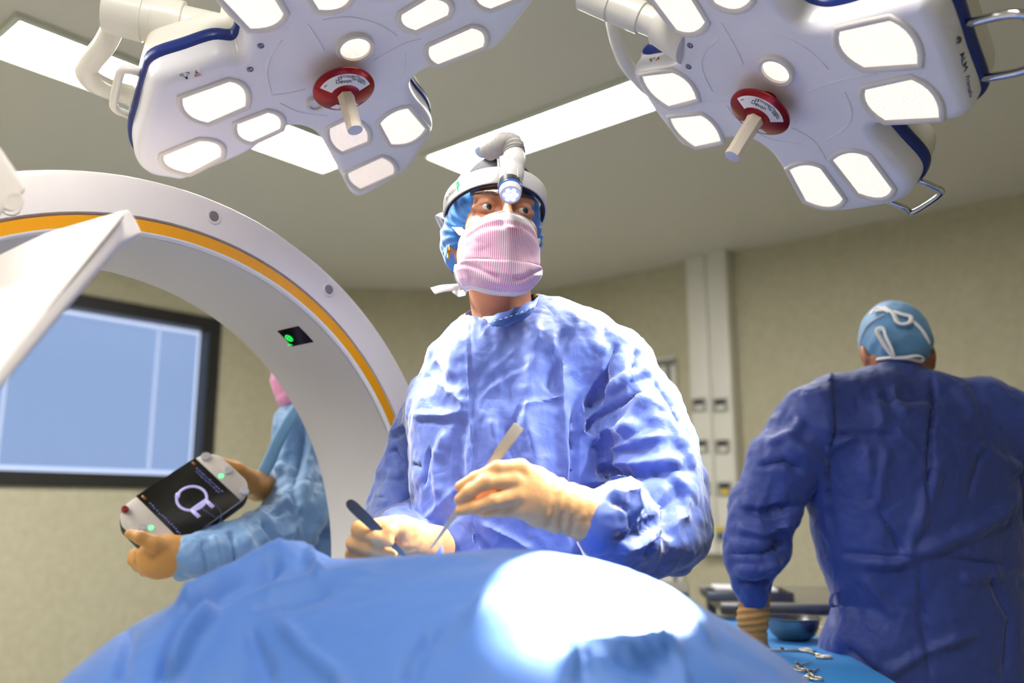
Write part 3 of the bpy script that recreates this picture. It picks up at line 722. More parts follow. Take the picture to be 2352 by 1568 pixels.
for (px, py, r) in ((491, 497, .0095), (755, 665, .0095), (22, 470, .011)):
    c = ringpt(px, py); M = frame(c+rn*.0005, rt, np.array([0, 0, 1.]), rn)
    v = MB().lathe([(r*1.45, -.001), (r*1.45, .001), (r*1.3, .0014), (r*1.02, .0008), (r, -.0004)], M, 28).build('vent', M_ring, ring)
    mb = MB().lathe([(.0001, .0004), (r, .0004)], M, 24)
    for i in range(-3, 4):
        for j in range(-3, 4):
            x, y = (i+.5*(j % 2))*r*.28, j*r*.25
            if x*x+y*y < (r*.85)**2: mb.sphere(M @ Vector((x, y, .0005)), r*.09, None, 6, 4)
    mb.build('vent_grille', M_ventg, v)
# black display let into the bore, with a green standby sign
def borept(px, py):
    d = ray(px, py); o = ORI-RC
    A = d-rn*np.dot(d, rn); B = o-rn*np.dot(o, rn); a = A@A; b = 2*A@B; c = B@B-RI**2
    t = (-b+math.sqrt(b*b-4*a*c))/(2*a); return ORI+d*t
q = [borept(*p) for p in ((641, 757), (685, 750), (719, 783), (673, 796))]
def cyl_co(p):
    v = p-RC; return math.atan2(v[2], v@rt), float(v@rn)
cc = [cyl_co(p) for p in q]; a0 = (cc[0][0]+cc[1][0])/2; a1 = (cc[2][0]+cc[3][0])/2; h0 = min(c[1] for c in cc); h1 = max(c[1] for c in cc)
def bp(a, h, r): return RC+rt*(r*math.cos(a))+np.array([0, 0, r*math.sin(a)])+rn*h
V = []; n = 12
for r in (RI-.0012, RI+.003):
    for h in (h0, h1):
        for i in range(n+1): V.append(bp(a0+(a1-a0)*i/n, h, r))
m = n+1
Fq = [(i, i+1, m+i+1, m+i) for i in range(n)]+[(2*m+i, 3*m+i, 3*m+i+1, 2*m+i+1) for i in range(n)]+[(i, 2*m+i, 2*m+i+1, i+1) for i in range(n)]+[(m+i, m+i+1, 3*m+i+1, 3*m+i) for i in range(n)]+[(0, m, 3*m, 2*m), (n, 2*m+n, 3*m+n, m+n)]
M_black = mat('display_glass', (8, 8, 9), .12)
M_green = mat('green_light', (30, 220, 90), .4, emit=(20, 230, 80), estr=1.0)
disp = mesh('bore_display', V, Fq, M_black, ring, angle=35)
def bframe(px, py):
    p = borept(px, py); a, h = cyl_co(p); r_ = nrm(RC+rn*h-p); return frame(p+r_*.0022, rn, np.cross(r_, rn), r_)
M = bframe(665, 775)
mb = MB(); R_ = .0085
mb.tube([M @ Vector((R_*math.cos(t), R_*math.sin(t), 0)) for t in np.linspace(0, 6.283, 25)], .0011, 6, False).tube([M @ Vector((R_*.5*math.cos(t), R_*.5*math.sin(t), 0)) for t in np.linspace(0, 6.283, 19)], .0011, 6, False)
M2 = bframe(667, 791); mb.tube([M2 @ Vector((x, .002*math.cos(x*300), 0)) for x in np.linspace(-.007, .007, 9)], .0009, 6)
mb.build('standby_sign', M_green, disp)
p = bframe(871, 1150); MB().lathe([(.0001, .002), (.012, .002), (.014, 0), (.014, -.004)], p, 24).build('bore_port', M_dark, ring)
# carriage that carries the ring: stands on the floor beyond the left edge of the view
g = RC-rt*(RO+.28)-rn*RD*.5
mb = MB(); mb.box(frame(np.array([g[0], g[1], .62]), rt, np.array([0, 0, 1.]), rn), .5, .95, .52, .05, 3)
mb.box(frame(np.array([g[0], g[1], .13]), rt, np.array([0, 0, 1.]), rn), .9, .10, .62, .03)
mb.build('carriage', M_ring, ring)
mb = MB()
for sx in (-.38, .38):
    for sy in (-.24, .24):
        c = g+rt*sx+rn*sy; mb.lathe([(.02, -.02), (.055, -.02), (.06, 0), (.055, .02), (.02, .02)], frame(np.array([c[0], c[1], .061]), rt, np.array([0, 0, 1.]), rn), 20)
mb.build('wheel', M_dark, ring)
# ================================================================ slanted white panel close to the camera at the left edge
M_pan = mat('panel_shell', (228, 220, 216), .4)
def pt(px, py, Y): return at(px, py, Y)
tip = pt(286, 484, 1.02); low = pt(-120, 985, .80)               # the long crease
tip2 = pt(268, 566, 1.01); low2 = pt(-120, 1042, .79)            # lower edge of the narrow side
cap = pt(326, 536, 1.05)
up1 = pt(108, 532, 1.12); up2 = pt(-120, 640, 1.14)              # the broad face leans away from the crease
low3 = pt(-120, 985, 1.3)
panel = root('equipment_console', (tip+low)/2, 'slanted white equipment panel crossing the scanner ring at the left edge', 'equipment panel')
back_t = pt(250, 500, 1.42); 
bm = bmesh.new()
def V_(p): return bm.verts.new(Vector(p)-Vector(ORG[panel.name]))
v = [V_(x) for x in (low, tip, up1, up2, low2, tip2, cap)]
top = V_(pt(297, 478, 1.06)); k1 = V_(pt(328, 542, 1.085)); k2 = V_(pt(140, 560, 1.17)); k3 = V_(pt(-120, 700, 1.20))
for f in ((v[0], v[1], v[2], v[3]), (v[4], v[5], v[1], v[0]), (v[5], v[6], top, v[1]), (v[1], top, k2, v[2]), (v[6], k1, top), (top, k1, k2), (v[2], k2, k3, v[3]), (v[5], k1, v[6]), (v[4], k3, k2, k1, v[5]), (v[0], v[3], k3, v[4])): bm.faces.new(f)
bmesh.ops.recalc_face_normals(bm, faces=bm.faces)
bmesh.ops.bevel(bm, geom=list(bm.edges), offset=.006, segments=3, affect='EDGES', profile=.6)
me = bpy.data.meshes.new('panel_shell'); bm.to_mesh(me); bm.free(); me.polygons.foreach_set('use_smooth', [True]*len(me.polygons)); me.set_sharp_from_angle(angle=math.radians(35))
o = bpy.data.objects.new('panel_shell', me); COL.objects.link(o); o.parent = panel; me.materials.append(M_pan)
# seam on the narrow side
s0, s1 = pt(283, 497, 1.0155), pt(-110, 985, .806)
MB().tube([s0, s1], .0012, 6).build('panel_seam', M_grey, panel)
def arm(par, a, pts, top):
    P = [np.array(a)]+[np.array(p) for p in pts]+[np.array([top[0], top[1], HC-.01])]
    MB().tube(catmull(P, 6, False), .022, 16).build('support_arm', M_pan, par, angle=180)
    MB().lathe([(.0001, -.03), (.06, -.03), (.075, -.012), (.075, 0)], Matrix.Translation((top[0], top[1], HC)), 28).build('ceiling_plate', M_pan, par)
arm(panel, pt(-60, 860, .98), [(-.80, .74, 1.32), (-.98, .64, 1.42), (-1.04, .60, 1.75), (-1.04, .59, 2.3)], (-1.04, .59))
# small housing corner above it
P = [pt(-60, 300, .95), pt(2, 336, .95), pt(66, 432, .95), pt(30, 470, .95), pt(-70, 560, .95)]
Q = [pt(-120, 290, 1.04), pt(-40, 345, 1.04), pt(28, 430, 1.04), pt(0, 468, 1.04), pt(-130, 560, 1.04)]
bm = bmesh.new(); hs = root('equipment_housing', P[2], 'small white housing corner above the slanted panel at the left edge', 'equipment housing')
vs = [bm.verts.new(Vector(p)-Vector(ORG[hs.name])) for p in P+Q]
bm.faces.new(vs[:5]); bm.faces.new(vs[5:][::-1])
for i in range(5): bm.faces.new((vs[i], vs[5+i], vs[5+(i+1) % 5], vs[(i+1) % 5]))
bmesh.ops.recalc_face_normals(bm, faces=bm.faces); bmesh.ops.bevel(bm, geom=list(bm.edges), offset=.008, segments=3, affect='EDGES', profile=.6)
me = bpy.data.meshes.new('housing_shell'); bm.to_mesh(me); bm.free(); me.polygons.foreach_set('use_smooth', [True]*len(me.polygons)); me.set_sharp_from_angle(angle=math.radians(35)); me.materials.append(M_pan)
o = bpy.data.objects.new('housing_shell', me); COL.objects.link(o); o.parent = hs
n_ = nrm(np.cross(P[1]-P[0], P[2]-P[0])); n_ = n_ if n_[1] < 0 else -n_
MB().lathe([(.011, -.001), (.011, .0006), (.0095, .0008), (.009, .0002)], zframe(pt(32, 464, .948)+n_*0, n_), 20).build('cover_plug', M_pan, hs)
arm(hs, pt(-90, 420, 1.03), [(-.82, .74, 1.56), (-.90, .50, 1.62), (-.94, .42, 1.85), (-.94, .41, 2.3)], (-.94, .41))
# ================================================================ DRAPE over the patient
M_drape = cloth('drape_cloth', (66, 113, 188), .6, .35, .002, False)
sil = [(100, 1700, 1.02), (190, 1568, 1.04), (270, 1458, 1.06), (330, 1418, 1.07), (395, 1382, 1.08), (470, 1336, 1.10), (560, 1290, 1.12), (640, 1262, 1.13), (692, 1247, 1.14), (716, 1266, 1.13), (750, 1287, 1.11), (800, 1286, 1.10), (870, 1277, 1.09), (960, 1270, 1.08), (1060, 1266, 1.07), (1150, 1264, 1.06),
       (1240, 1270, 1.05), (1340, 1284, 1.04), (1440, 1306, 1.03), (1520, 1348, 1.02), (1600, 1394, 1.01), (1690, 1446, 1.0), (1790, 1516, .99), (1850, 1568, .98), (1960, 1680, .97), (2080, 1800, .96)]
px_ = np.array([s[0] for s in sil], float); ns_ = 260
us = np.linspace(100, 2080, ns_)
ridge = np.array([at(u, np.interp(u, px_, [s[1] for s in sil]), np.interp(u, px_, [s[2] for s in sil])) for u in us])
prof = [(-.36, -.60), (-.34, -.42), (-.30, -.25), (-.24, -.12), (-.15, -.035), (-.06, -.005), (0, 0), (.05, -.0035), (.12, -.016), (.20, -.045), (.28, -.095), (.34, -.16), (.40, -.27), (.44, -.42), (.47, -.62), (.49, -.80)]
tp = np.linspace(0, 1, len(prof)); nt_ = 170
tt_ = np.linspace(0, 1, nt_); po = np.interp(tt_, tp, [p[0] for p in prof]); ph = np.interp(tt_, tp, [p[1] for p in prof])
for _ in range(12): po[1:-1] = (po[:-2]+2*po[1:-1]+po[2:])/4; ph[1:-1] = (ph[:-2]+2*ph[1:-1]+ph[2:])/4
i0_ = np.argmax(ph); ph -= ph.max(); po -= po[i0_]
fw_ = np.array([.06, -1, 0]); V = np.zeros((ns_, nt_, 3))
for j in range(nt_):
    d = po[j]
    # away from the ridge the small ups and downs of its line die out
    k = np.exp(-abs(d)/.28)
    sm = np.convolve(np.pad(ridge[:, 2], 40, 'edge'), np.ones(81)/81, 'valid'); z = sm+(ridge[:, 2]-sm)*k
    V[:, j] = ridge+fw_*d; V[:, j, 2] = z+ph[j]
V = V.reshape(-1, 3)
Q = np.array([(i*nt_+j, i*nt_+j+1, (i+1)*nt_+j+1, (i+1)*nt_+j) for i in range(ns_-1) for j in range(nt_-1)])
Nn = vnormals(V, Q)
if Nn[(ns_//2)*nt_+int(i0_), 2] < 0: Nn = -Nn
dr = [([(690, 1252), (600, 1290), (500, 1345), (400, 1400)], .016, 26, 'r'), ([(660, 1290), (560, 1330), (470, 1385), (420, 1440)], -.014, 22, 'r'), ([(500, 1390), (440, 1460), (390, 1568)], .014, 24, 'r'), ([(445, 1390), (395, 1470), (365, 1568)], -.012, 18, 'r'),
      ([(300, 1440), (270, 1568)], -.008, 18, 'r'), ([(700, 1262), (725, 1310), (745, 1330)], .008, 16, 'r'), ([(870, 1292), (740, 1325), (590, 1362)], .005, 16, 'r'), ([(760, 1350), (660, 1380), (560, 1400)], -.005, 16, 'r'), ([(1128, 1345), (1050, 1430), (945, 1530)], .006, 18, 'v'), ([(1000, 1440), (930, 1568)], -.006, 22, 'r'),
      ([(640, 1420), (700, 1490), (800, 1568)], .006, 20, 'r'), ([(570, 1440), (620, 1568)], -.006, 18, 'r'), ([(860, 1290), (1000, 1283), (1130, 1280)], .003, 14, 'r'), ([(1300, 1568), (1330, 1500), (1560, 1490)], .012, 26, 'r'), ([(1290, 1490), (1420, 1520), (1540, 1568)], -.010, 22, 'v'), ([(1350, 1530), (1480, 1500), (1560, 1478)], .006, 14, 'v'),
      ([(1540, 1490), (1580, 1568)], .005, 12, 'r'), ([(1450, 1320), (1560, 1400), (1640, 1480)], .005, 22, 'r')]
V = V+Nn*(1.5*creases(V, Nn, dr)+.006*crumple(V*4, 3, 3)+.0015*hashnoise(V*18, 9))[:, None]
drape = tag(mesh('surgical_drape', V, Q, M_drape, angle=180), 'blue surgical drape spread over the patient in front of the surgeon', 'surgical drape')
# ================================================================ PEOPLE: shared
M_skin = mat('skin_light', (204, 142, 110), .45, sss=.15, bump=[(120, .0006, 4)])
M_skin2 = mat('skin_tan', (168, 108, 78), .5, sss=.1)
M_cap = cloth('cap_cloth', (70, 140, 226), .5, .3, .0015, False)
M_cap2 = cloth('cap_cloth_pale', (96, 146, 190), .6, .3, .001, True)
M_gown = cloth('gown_cloth', (84, 107, 182), .55, .7, .003, True, .5)
M_gownd = cloth('gown_cloth_dark', (54, 74, 152), .55, .35, .004, True)
M_gownl = cloth('gown_cloth_pale', (114, 154, 200), .5, .4, .004, True)
M_trim = cloth('gown_trim', (60, 104, 190), .55, .2, .001, False)
M_glove = mat('latex_glove', (230, 172, 110), .45, bump=[(40, .0015, 2), (220, .0003, 2)])
M_glovet = mat('latex_glove_tan', (196, 142, 74), .5, bump=[(40, .002, 2)])
M_tie = mat('mask_tie', (240, 238, 238), .7)
M_hair = mat('hair_brown', (92, 64, 48), .6)
M_eyew = mat('eye_white', (225, 220, 216), .15)
M_iris = mat('iris', (52, 64, 84), .15)
M_pupil = mat('pupil', (6, 6, 8), .1)
M_trous = mat('scrub_trousers', (40, 70, 140), .8)
M_shoe = mat('clog_white', (225, 225, 225), .5)
M_gold = mat('gold', (235, 180, 70), .25, 1.0)
def head_sdf(T, h=.0021, neck=None):
    """T: head-local (x to the subject's left, y out of the face, z up) -> world"""
    R = np.array(T.to_3x3()); s = SDF(h); W = lambda x, y, z: np.array(T @ Vector((x, y, z)))
    s.ell(W(0, -.016, .042), (.075, .094, .086), R)
    s.ell(W(0, .028, -.028), (.060, .062, .088), R, .02)
    for sg in (-1, 1):
        s.cone(W(sg*.054, -.008, -.045), W(sg*.022, .062, -.098), .018, .015, .025)
        s.ell(W(sg*.038, .060, -.020), (.024, .022, .022), R, .02)
        s.ell(W(sg*.033, .089, .011), (.0165, .011, .0105), R, .014, True)          # eye sockets
        s.cone(W(sg*.012, .091, .034), W(sg*.048, .073, .034), .0075, .0065, .020)   # brow
        # eyelids
        for dz, r in ((.0068, .0048), (-.0062, .0048)):
            P = [W(sg*.032+ax*.0165, .0805-abs(ax)**2*.010-(.002 if dz < 0 else 0), .0135+dz*(1-ax*ax*.85)) for ax in (-1.05, -.5, 0, .5, 1.05)]
            for a, b in zip(P[:-1], P[1:]): s.cone(a, b, r, r, .006)
        s.ell(W(sg*.079, -.014, -.004), (.009, .019, .032), R, .006); s.ell(W(sg*.077, -.004, -.036), (.006, .008, .011), R, .006)
    s.cone(W(0, .093, .020), W(0, .113, -.024), .0075, .0115, .010); s.ell(W(.010, .102, -.028), (.009, .010, .008), R, .008); s.ell(W(-.010, .102, -.028), (.009, .010, .008), R, .008)
    s.cone(W(0, .074, -.102), W(0, .070, -.098), .020, .018, .02)
    s.cone(W(-.018, .086, -.058), W(.018, .086, -.058), .0075, .0075, .008); s.cone(W(-.015, .084, -.070), W(.015, .084, -.070), .008, .008, .008)
    if neck is not None:
        s.cone(W(0, -.022, -.03), neck, .053, .054, .02)
        s.cone(W(0, .012, -.10), np.asarray(neck)+np.array(T.to_3x3() @ Vector((0, .035, 0)))*.9, .020, .022, .02)
        for sg in (-1, 1): s.cone(W(sg*.055, -.03, -.03), np.asarray(neck)+R @ np.array([sg*.022, .048, -.005]), .014, .012, .015)   # neck muscles
    return s
def join(*parts):
    V = []; Q = []; b = 0
    for v, q in parts: V.append(np.asarray(v)); Q += [tuple(int(i)+b for i in f) for f in q]; b += len(v)
    return np.concatenate(V), Q
def eyes(T, par, look, tag_=True):
    for sg in (-1, 1):
        c = T @ Vector((sg*.032, .0736, .0128)); d = (T.to_3x3() @ Vector(look)).normalized(); M = zframe(c, d)
        e = MB().sphere(c, .0125, None, 20, 14).build('eye', M_eyew, par, angle=180)
        MB().lathe([(.0001, .01265), (.003, .0125), (.0062, .0113), (.0064, .0106)], M, 24).build('iris', M_iris, e, angle=180)
        MB().lathe([(.0001, .0129), (.0024, .0128), (.0026, .0122)], M, 16).build('pupil', M_pupil, e, angle=180)
def face_dist(T, V):
    R = np.array(T.to_3x3()); t = np.array(T.translation); return (V-t) @ R         # local coordinates
# ================================================================ THE SURGEON
head_y = 1.50
yaw = math.radians(13); roll = math.radians(-1.5); pit = math.radians(2)
fwd = Vector((math.sin(yaw)*math.cos(pit), -math.cos(yaw)*math.cos(pit), math.sin(pit))); left = Vector((math.cos(yaw), math.sin(yaw), 0)); upv = left.cross(fwd)*-1
upv = fwd.cross(left)*-1 if fwd.cross(left).z < 0 else fwd.cross(left)
rr = Matrix.Rotation(roll, 3, fwd); left = rr @ left; upv = rr @ upv
T0 = frame((0, 0, 0), left, fwd, upv)
# place the head so that the bridge between the eyes stands where the photo has it
tgt = at(1161, 477, head_y-.08); T = Matrix.Translation(Vector(tgt)-(T0 @ Vector((0, .085, .013)))) @ T0
W = lambda x, y, z: np.array(T @ Vector((x, y, z)))
neck0 = at(1162, 722, head_y+.050)
hv, hq = head_sdf(T, .0021, neck0-np.array([0, 0, .05])).mesh(1)
b = SDF(.008)
b.loft([(.86, .03, 1.60, .13, .09, 0), (1.10, .0, 1.59, .12, .08, 0), (1.30, -.005, 1.58, .12, .075, 0)], .03)
b.cone(neck0-np.array([0, 0, .11]), neck0-np.array([0, 0, .03]), .075, .055, .03)
sh_l = at(1425, 830, 1.50); sh_r = at(998, 935, 1.65)
el_l = at(1530, 1195, 1.46); wr_l = at(1400, 1197, 1.268)
el_r = at(930, 1185, 1.69); wr_r = at(955, 1270, 1.385)
b.chain([(sh_r, .035), ((sh_r+sh_l)/2-np.array([0, 0, .02]), .055), (sh_l, .035)], .03)
b.chain([(sh_l, .036), (el_l, .028), (wr_l, .022)], .01).chain([(sh_r, .022), (el_r, .016), (at(935, 1254, 1.52), .02), (wr_r, .02)], .01)
hip = np.array([.04, 1.60, .86])
for sg in (-1, 1): b.chain([(hip+np.array([sg*.065, 0, 0]), .070), (np.array([.04+sg*.10, 1.60, .48]), .06), (np.array([.04+sg*.11, 1.63, .09]), .04)], .02)
bv, bq = b.mesh(2)
V, Q = join((hv, hq), (bv, bq))
surgeon = tag(mesh('person', V, Q, M_skin, angle=180), 'surgeon in a bright blue gown and pink mask holding forceps, wearing a headlight', 'person')
eyes(T, surgeon, (.42, 1, .06))
for sg in (-1, 1):                              # eyebrows: short lying hairs
    mb = MB()
    for i in range(64):
        t = i/63; x = .010+.042*t; z = .0300+.0065*math.sin(t*2.4)+random.uniform(-.0016, .0016)*(1.3-t); y = .1015-.020*t*t-.004*t
        mb.tube([W(sg*x, y-.0035, z), W(sg*(x+.005), y-.0034, z+.0006), W(sg*(x+.010), y-.0062, z-.0004)], [.0006, .0006, .0003], 5, False)
    mb.build('eyebrow', M_hair, surgeon, angle=180)
    mb = MB()
    for i in range(22):                        # lashes
        t = -1+2*i/21; p = W(sg*.032+t*.0155, .0850-t*t*.008, .0180-.0035*t*t); q = W(sg*.032+t*.0175, .0895-t*t*.009, .0168-.003*t*t)
        mb.tube([p, q], [.00025, .0001], 4, False)
    mb.build('eyelash', M_hair, surgeon, angle=180)
# ---- cap: close over the skull, tied low behind, open at the face
s = SDF(.0032); R = np.array(T.to_3x3())
s.ell(W(0, -.020, .046), (.0835, .101, .095), R)
s.ell(W(-.028, -.058, -.008), (.062, .060, .062), R, .03).ell(W(.02, -.055, -.008), (.060, .060, .055), R, .03)
for sg in (-1, 1): s.ell(W(sg*.064, -.012, -.006), (.026, .038, .044), R, .02)
s.half(W(0, .050, 0), R @ np.array([0, 1, -.22]), .006)
s.half(W(0, -.02, -.070), R @ np.array([0, .35, -1]), .006)
cv, cq = s.mesh(1); Ln = face_dist(T, cv); Nc = vnormals(cv, cq)
ang = np.arctan2(Ln[:, 2]+.03, -Ln[:, 1]+.06)
f = np.sin(ang*26+Ln[:, 0]*20)*.0013*np.clip((.09-Ln[:, 2])*12, 0, 1)+.0025*billow(cv*22, 5, 2)
cap = mesh('cap', cv+Nc*f[:, None], cq, M_cap, surgeon, angle=180)
# ---- mask: pleated rectangle that hugs nose, cheeks and chin
nu, nv = 90, 80
rows = [  # v, half width, y front, y side, z front, z side
    (0.00, .062, .1145, .048, .004, -.022), (.05, .0645, .1185, .046, -.003, -.027), (.14, .067, .1235, .044, -.015, -.034), (.20, .068, .1265, .043, -.025, -.040),
    (.205, .069, .1315, .045, -.027, -.041), (.40, .069, .1330, .043, -.060, -.058), (.56, .068, .1300, .041, -.086, -.072), (.565, .0735, .1335, .045, -.088, -.074),
    (.72, .0745, .1270, .042, -.108, -.084), (.86, .068, .1150, .036, -.124, -.096), (.95, .058, .1000, .030, -.131, -.106), (1.0, .050, .0880, .026, -.133, -.112)]
rows = np.array(rows); rows[:, 4:] -= .011; V = np.zeros((nv, nu, 3)); UV = np.zeros((nv, nu, 2))
for j in range(nv):
    v = j/(nv-1); hw, yf, ys, zf, zs = [np.interp(v, rows[:, 0], rows[:, k]) for k in range(1, 6)]
    for i in range(nu):
        u = -1+2*i/(nu-1); th = u*math.pi/2*.98
        c = math.cos(th); x = hw*math.sin(th)*(1+.0); k = c**.8
        y = ys+(yf-ys)*k; z = zs+(zf-zs)*(c**1.5)
        y += .004*math.exp(-(u/.10)**2)*(1-v*.6)                 # crease down the middle
        tuck = .0045*math.sin(v*math.pi*3+1.2*u)*math.sin(min(1, abs(u)*1.5)*math.pi)
        V[j, i] = W(x*1.02-.003+tuck*.3*np.sign(u), y+tuck, z+.003*math.sin(u*5+v*4)*(1-c)); UV[j, i] = (u*.5+.5, v)
Vm = V.reshape(-1, 3)
Qm = np.array([(j*nu+i, j*nu+i+1, (j+1)*nu+i+1, (j+1)*nu+i) for j in range(nv-1) for i in range(nu-1)])
Nm = vnormals(Vm, Qm)
if np.dot(Nm[(nv//2)*nu+nu//2], np.array(fwd)) < 0: Nm = -Nm
uu, vv_ = UV.reshape(-1, 2)[:, 0]*2-1, UV.reshape(-1, 2)[:, 1]
cr = 0
for (u0, v0, u1, v1, dep, w) in ((-.75, .20, -.1, .19, -.003, .035), (.25, .19, .75, .24, -.003, .035), (-.75, .62, -.15, .78, -.0035, .04), (.15, .78, .8, .60, -.0035, .04), (-.5, .16, -.15, .12, .003, .05), (-.7, .5, -.2, .6, .002, .08), (.3, .6, .7, .48, .002, .08), (-.6, .86, .1, .95, -.002, .03), (.2, .95, .7, .8, -.002, .03)):
    d = np.array([u1-u0, v1-v0]); t = np.clip(((uu-u0)*d[0]+(vv_-v0)*d[1])/(d@d), 0, 1); r = np.hypot(uu-u0-t*d[0], vv_-v0-t*d[1]); cr = cr+dep*np.exp(-(r/w)**2)
Vm = Vm+Nm*(cr+.0016*billow(Vm*30, 21, 2))[:, None]
M_mask = mat('mask_paper', (240, 225, 235), .65, sheen=.3); nt = M_mask.node_tree; bs = nt.nodes['Principled BSDF']; L = nt.links.new
uvn = nt.nodes.new('ShaderNodeUVMap'); sp = nt.nodes.new('ShaderNodeSeparateXYZ'); L(uvn.outputs[0], sp.inputs[0])
def mth(op, a, b_=None, c=None):
    n = nt.nodes.new('ShaderNodeMath'); n.operation = op
    for k, x in enumerate((a, b_, c)):
        if x is None: continue
        if isinstance(x, (int, float)): n.inputs[k].default_value = x
        else: L(x, n.inputs[k])
    return n.outputs[0]
st = mth('SINE', mth('MULTIPLY', sp.outputs[0], 2*math.pi*62)); stripe = mth('GREATER_THAN', st, -.25)
top_ = mth('GREATER_THAN', sp.outputs[1], .135); eu = mth('ABSOLUTE', mth('SUBTRACT', sp.outputs[0], .5)); side_ = mth('LESS_THAN', eu, .465); bot_ = mth('LESS_THAN', sp.outputs[1], .955)
inn = mth('MULTIPLY', mth('MULTIPLY', top_, side_), bot_)
mx = nt.nodes.new('ShaderNodeMix'); mx.data_type = 'RGBA'; mx.inputs['A'].default_value = srgb(242, 236, 240); mx.inputs['B'].default_value = srgb(226, 150, 196); L(mth('MULTIPLY', stripe, inn), mx.inputs['Factor'])
# pressed seam dots in the white border
dv = mth('GREATER_THAN', mth('SINE', mth('MULTIPLY', sp.outputs[1], 2*math.pi*26)), .55); du = mth('GREATER_THAN', mth('SINE', mth('MULTIPLY', sp.outputs[0], 2*math.pi*95)), -.1)
seam = mth('MULTIPLY', mth('MULTIPLY', dv, du), mth('SUBTRACT', 1.0, top_))
mx2 = nt.nodes.new('ShaderNodeMix'); mx2.data_type = 'RGBA'; L(mx.outputs['Result'], mx2.inputs['A']); mx2.inputs['B'].default_value = srgb(205, 180, 185); L(mth('MULTIPLY', seam, .6), mx2.inputs['Factor']); L(mx2.outputs['Result'], bs.inputs['Base Color'])
mask = mesh('mask', Vm, Qm, M_mask, surgeon, angle=180, uv=[tuple(x) for x in UV.reshape(-1, 2)])
md = mask.modifiers.new('t', 'SOLIDIFY'); md.thickness = .0012
edge = lambda j, i: Vm[j*nu+i]
MB().tube(catmull([edge(0, i) for i in range(0, nu, 6)]+[edge(0, nu-1)], 3, False), .0013, 6).tube([edge(nv-1, i) for i in range(nu)], .0013, 6).tube([edge(j, 0) for j in range(nv)], .0015, 6).tube([edge(j, nu-1) for j in range(nv)], .0015, 6).build('mask_border', M_tie, mask, angle=180)
def ribbon(name, pts, w, par, m=M_tie, up=None):
    return MB().tube(catmull(pts, 6, False), w, 10, flat=.14, up=up).build(name, m, par, angle=180)
e0 = edge(0, 0); e1 = edge(nv-1, 0)
ribbon('mask_tie', [e0, at(1030, 502, head_y), at(1005, 494, head_y+.03), W(-.085, -.05, .01)], .0075, surgeon, up=(0, -1, .3))
e2 = edge(0, nu-1); ribbon('mask_tie', [e2, W(.082, .01, -.012), W(.088, -.04, .01)], .006, surgeon, up=(1, 0, 0))
k0 = at(1068, 658, head_y+.06)
ribbon('mask_tie', [e1, W(-.06, -.02, -.115), k0], .006, surgeon, up=(1, 0, 0))
ribbon('mask_tie', [k0, at(1045, 660, head_y+.05), at(1018, 662, head_y+.04), at(994, 668, head_y+.03)], .0085, surgeon, up=(0, -1, .4))
ribbon('mask_tie', [k0, at(1058, 667, head_y+.05), at(1046, 676, head_y+.045)], .0085, surgeon, up=(0, -1, .4))
# ---- jewellery
ec = W(-.083, .000, -.046); MB().tube([ec+np.array(T.to_3x3() @ Vector((0, .009*math.cos(a), .011*math.sin(a)))) for a in np.linspace(0, 6.28, 25)], .0016, 8, False).build('earring', M_gold, surgeon, angle=180)
mb = MB()
for i in range(14):
    a = -.4+i*.16; c = neck0+np.array([.060*math.cos(a), .05*math.sin(a)*.9, .033-.004*math.cos(a*2)]); mb.sphere(c, .0036, None, 10, 8)
mb.build('necklace', M_gold, surgeon, angle=180)
# ---- gown
s = SDF(.0038)
def row(py, x0, x1, Yc, dep, yw=.0):
    pa, pb = at(x0, py, Yc), at(x1, py, Yc); return (pa[2], (pa[0]+pb[0])/2, Yc, (pb[0]-pa[0])/2, dep, yw)
ty = math.radians(-14)
s.loft([row(1760, 930, 1480, 1.60, .150, ty), row(1560, 945, 1440, 1.59, .145, ty), row(1400, 958, 1408, 1.58, .140, ty), row(1280, 960, 1385, 1.575, .135, ty), row(1180, 948, 1405, 1.575, .132, ty), row(1060, 937, 1412, 1.575, .130, ty), row(960, 925, 1405, 1.575, .128, ty), row(915, 932, 1395, 1.575, .122, ty), row(885, 960, 1375, 1.575, .110, ty)], .04, 2.3)
s.loft([(.40, .05, 1.62, .25, .18, ty), row(1760, 930, 1480, 1.60, .150, ty)], .05, 2.2)
n0 = at(1160, 725, 1.555)
s.chain([(at(982, 925, 1.63), .050), (at(1050, 838, 1.59), .050), (at(1110, 790, 1.56), .052), (at(1175, 762, 1.55), .055), (at(1265, 756, 1.54), .052), (at(1345, 786, 1.52), .052), (at(1418, 840, 1.50), .057)], .035)
s.chain([(at(1130, 830, 1.54), .085), (at(1300, 830, 1.53), .085)], .05)
s.cone(n0, n0+np.array([0, 0, .005]), .066, .062, .03)
# left sleeve (right in the picture): full and baggy
s.chain([(at(1414, 848, 1.50), .062), (at(1464, 938, 1.49), .066), (at(1500, 1030, 1.475), .070), (at(1520, 1120, 1.46), .068), (at(1515, 1195, 1.44), .074), (at(1470, 1225, 1.38), .066), (at(1430, 1212, 1.31), .058), (at(1398, 1195, 1.265), .047)], .025)
s.ell(at(1545, 1215, 1.44), (.045, .07, .06), None, .03)
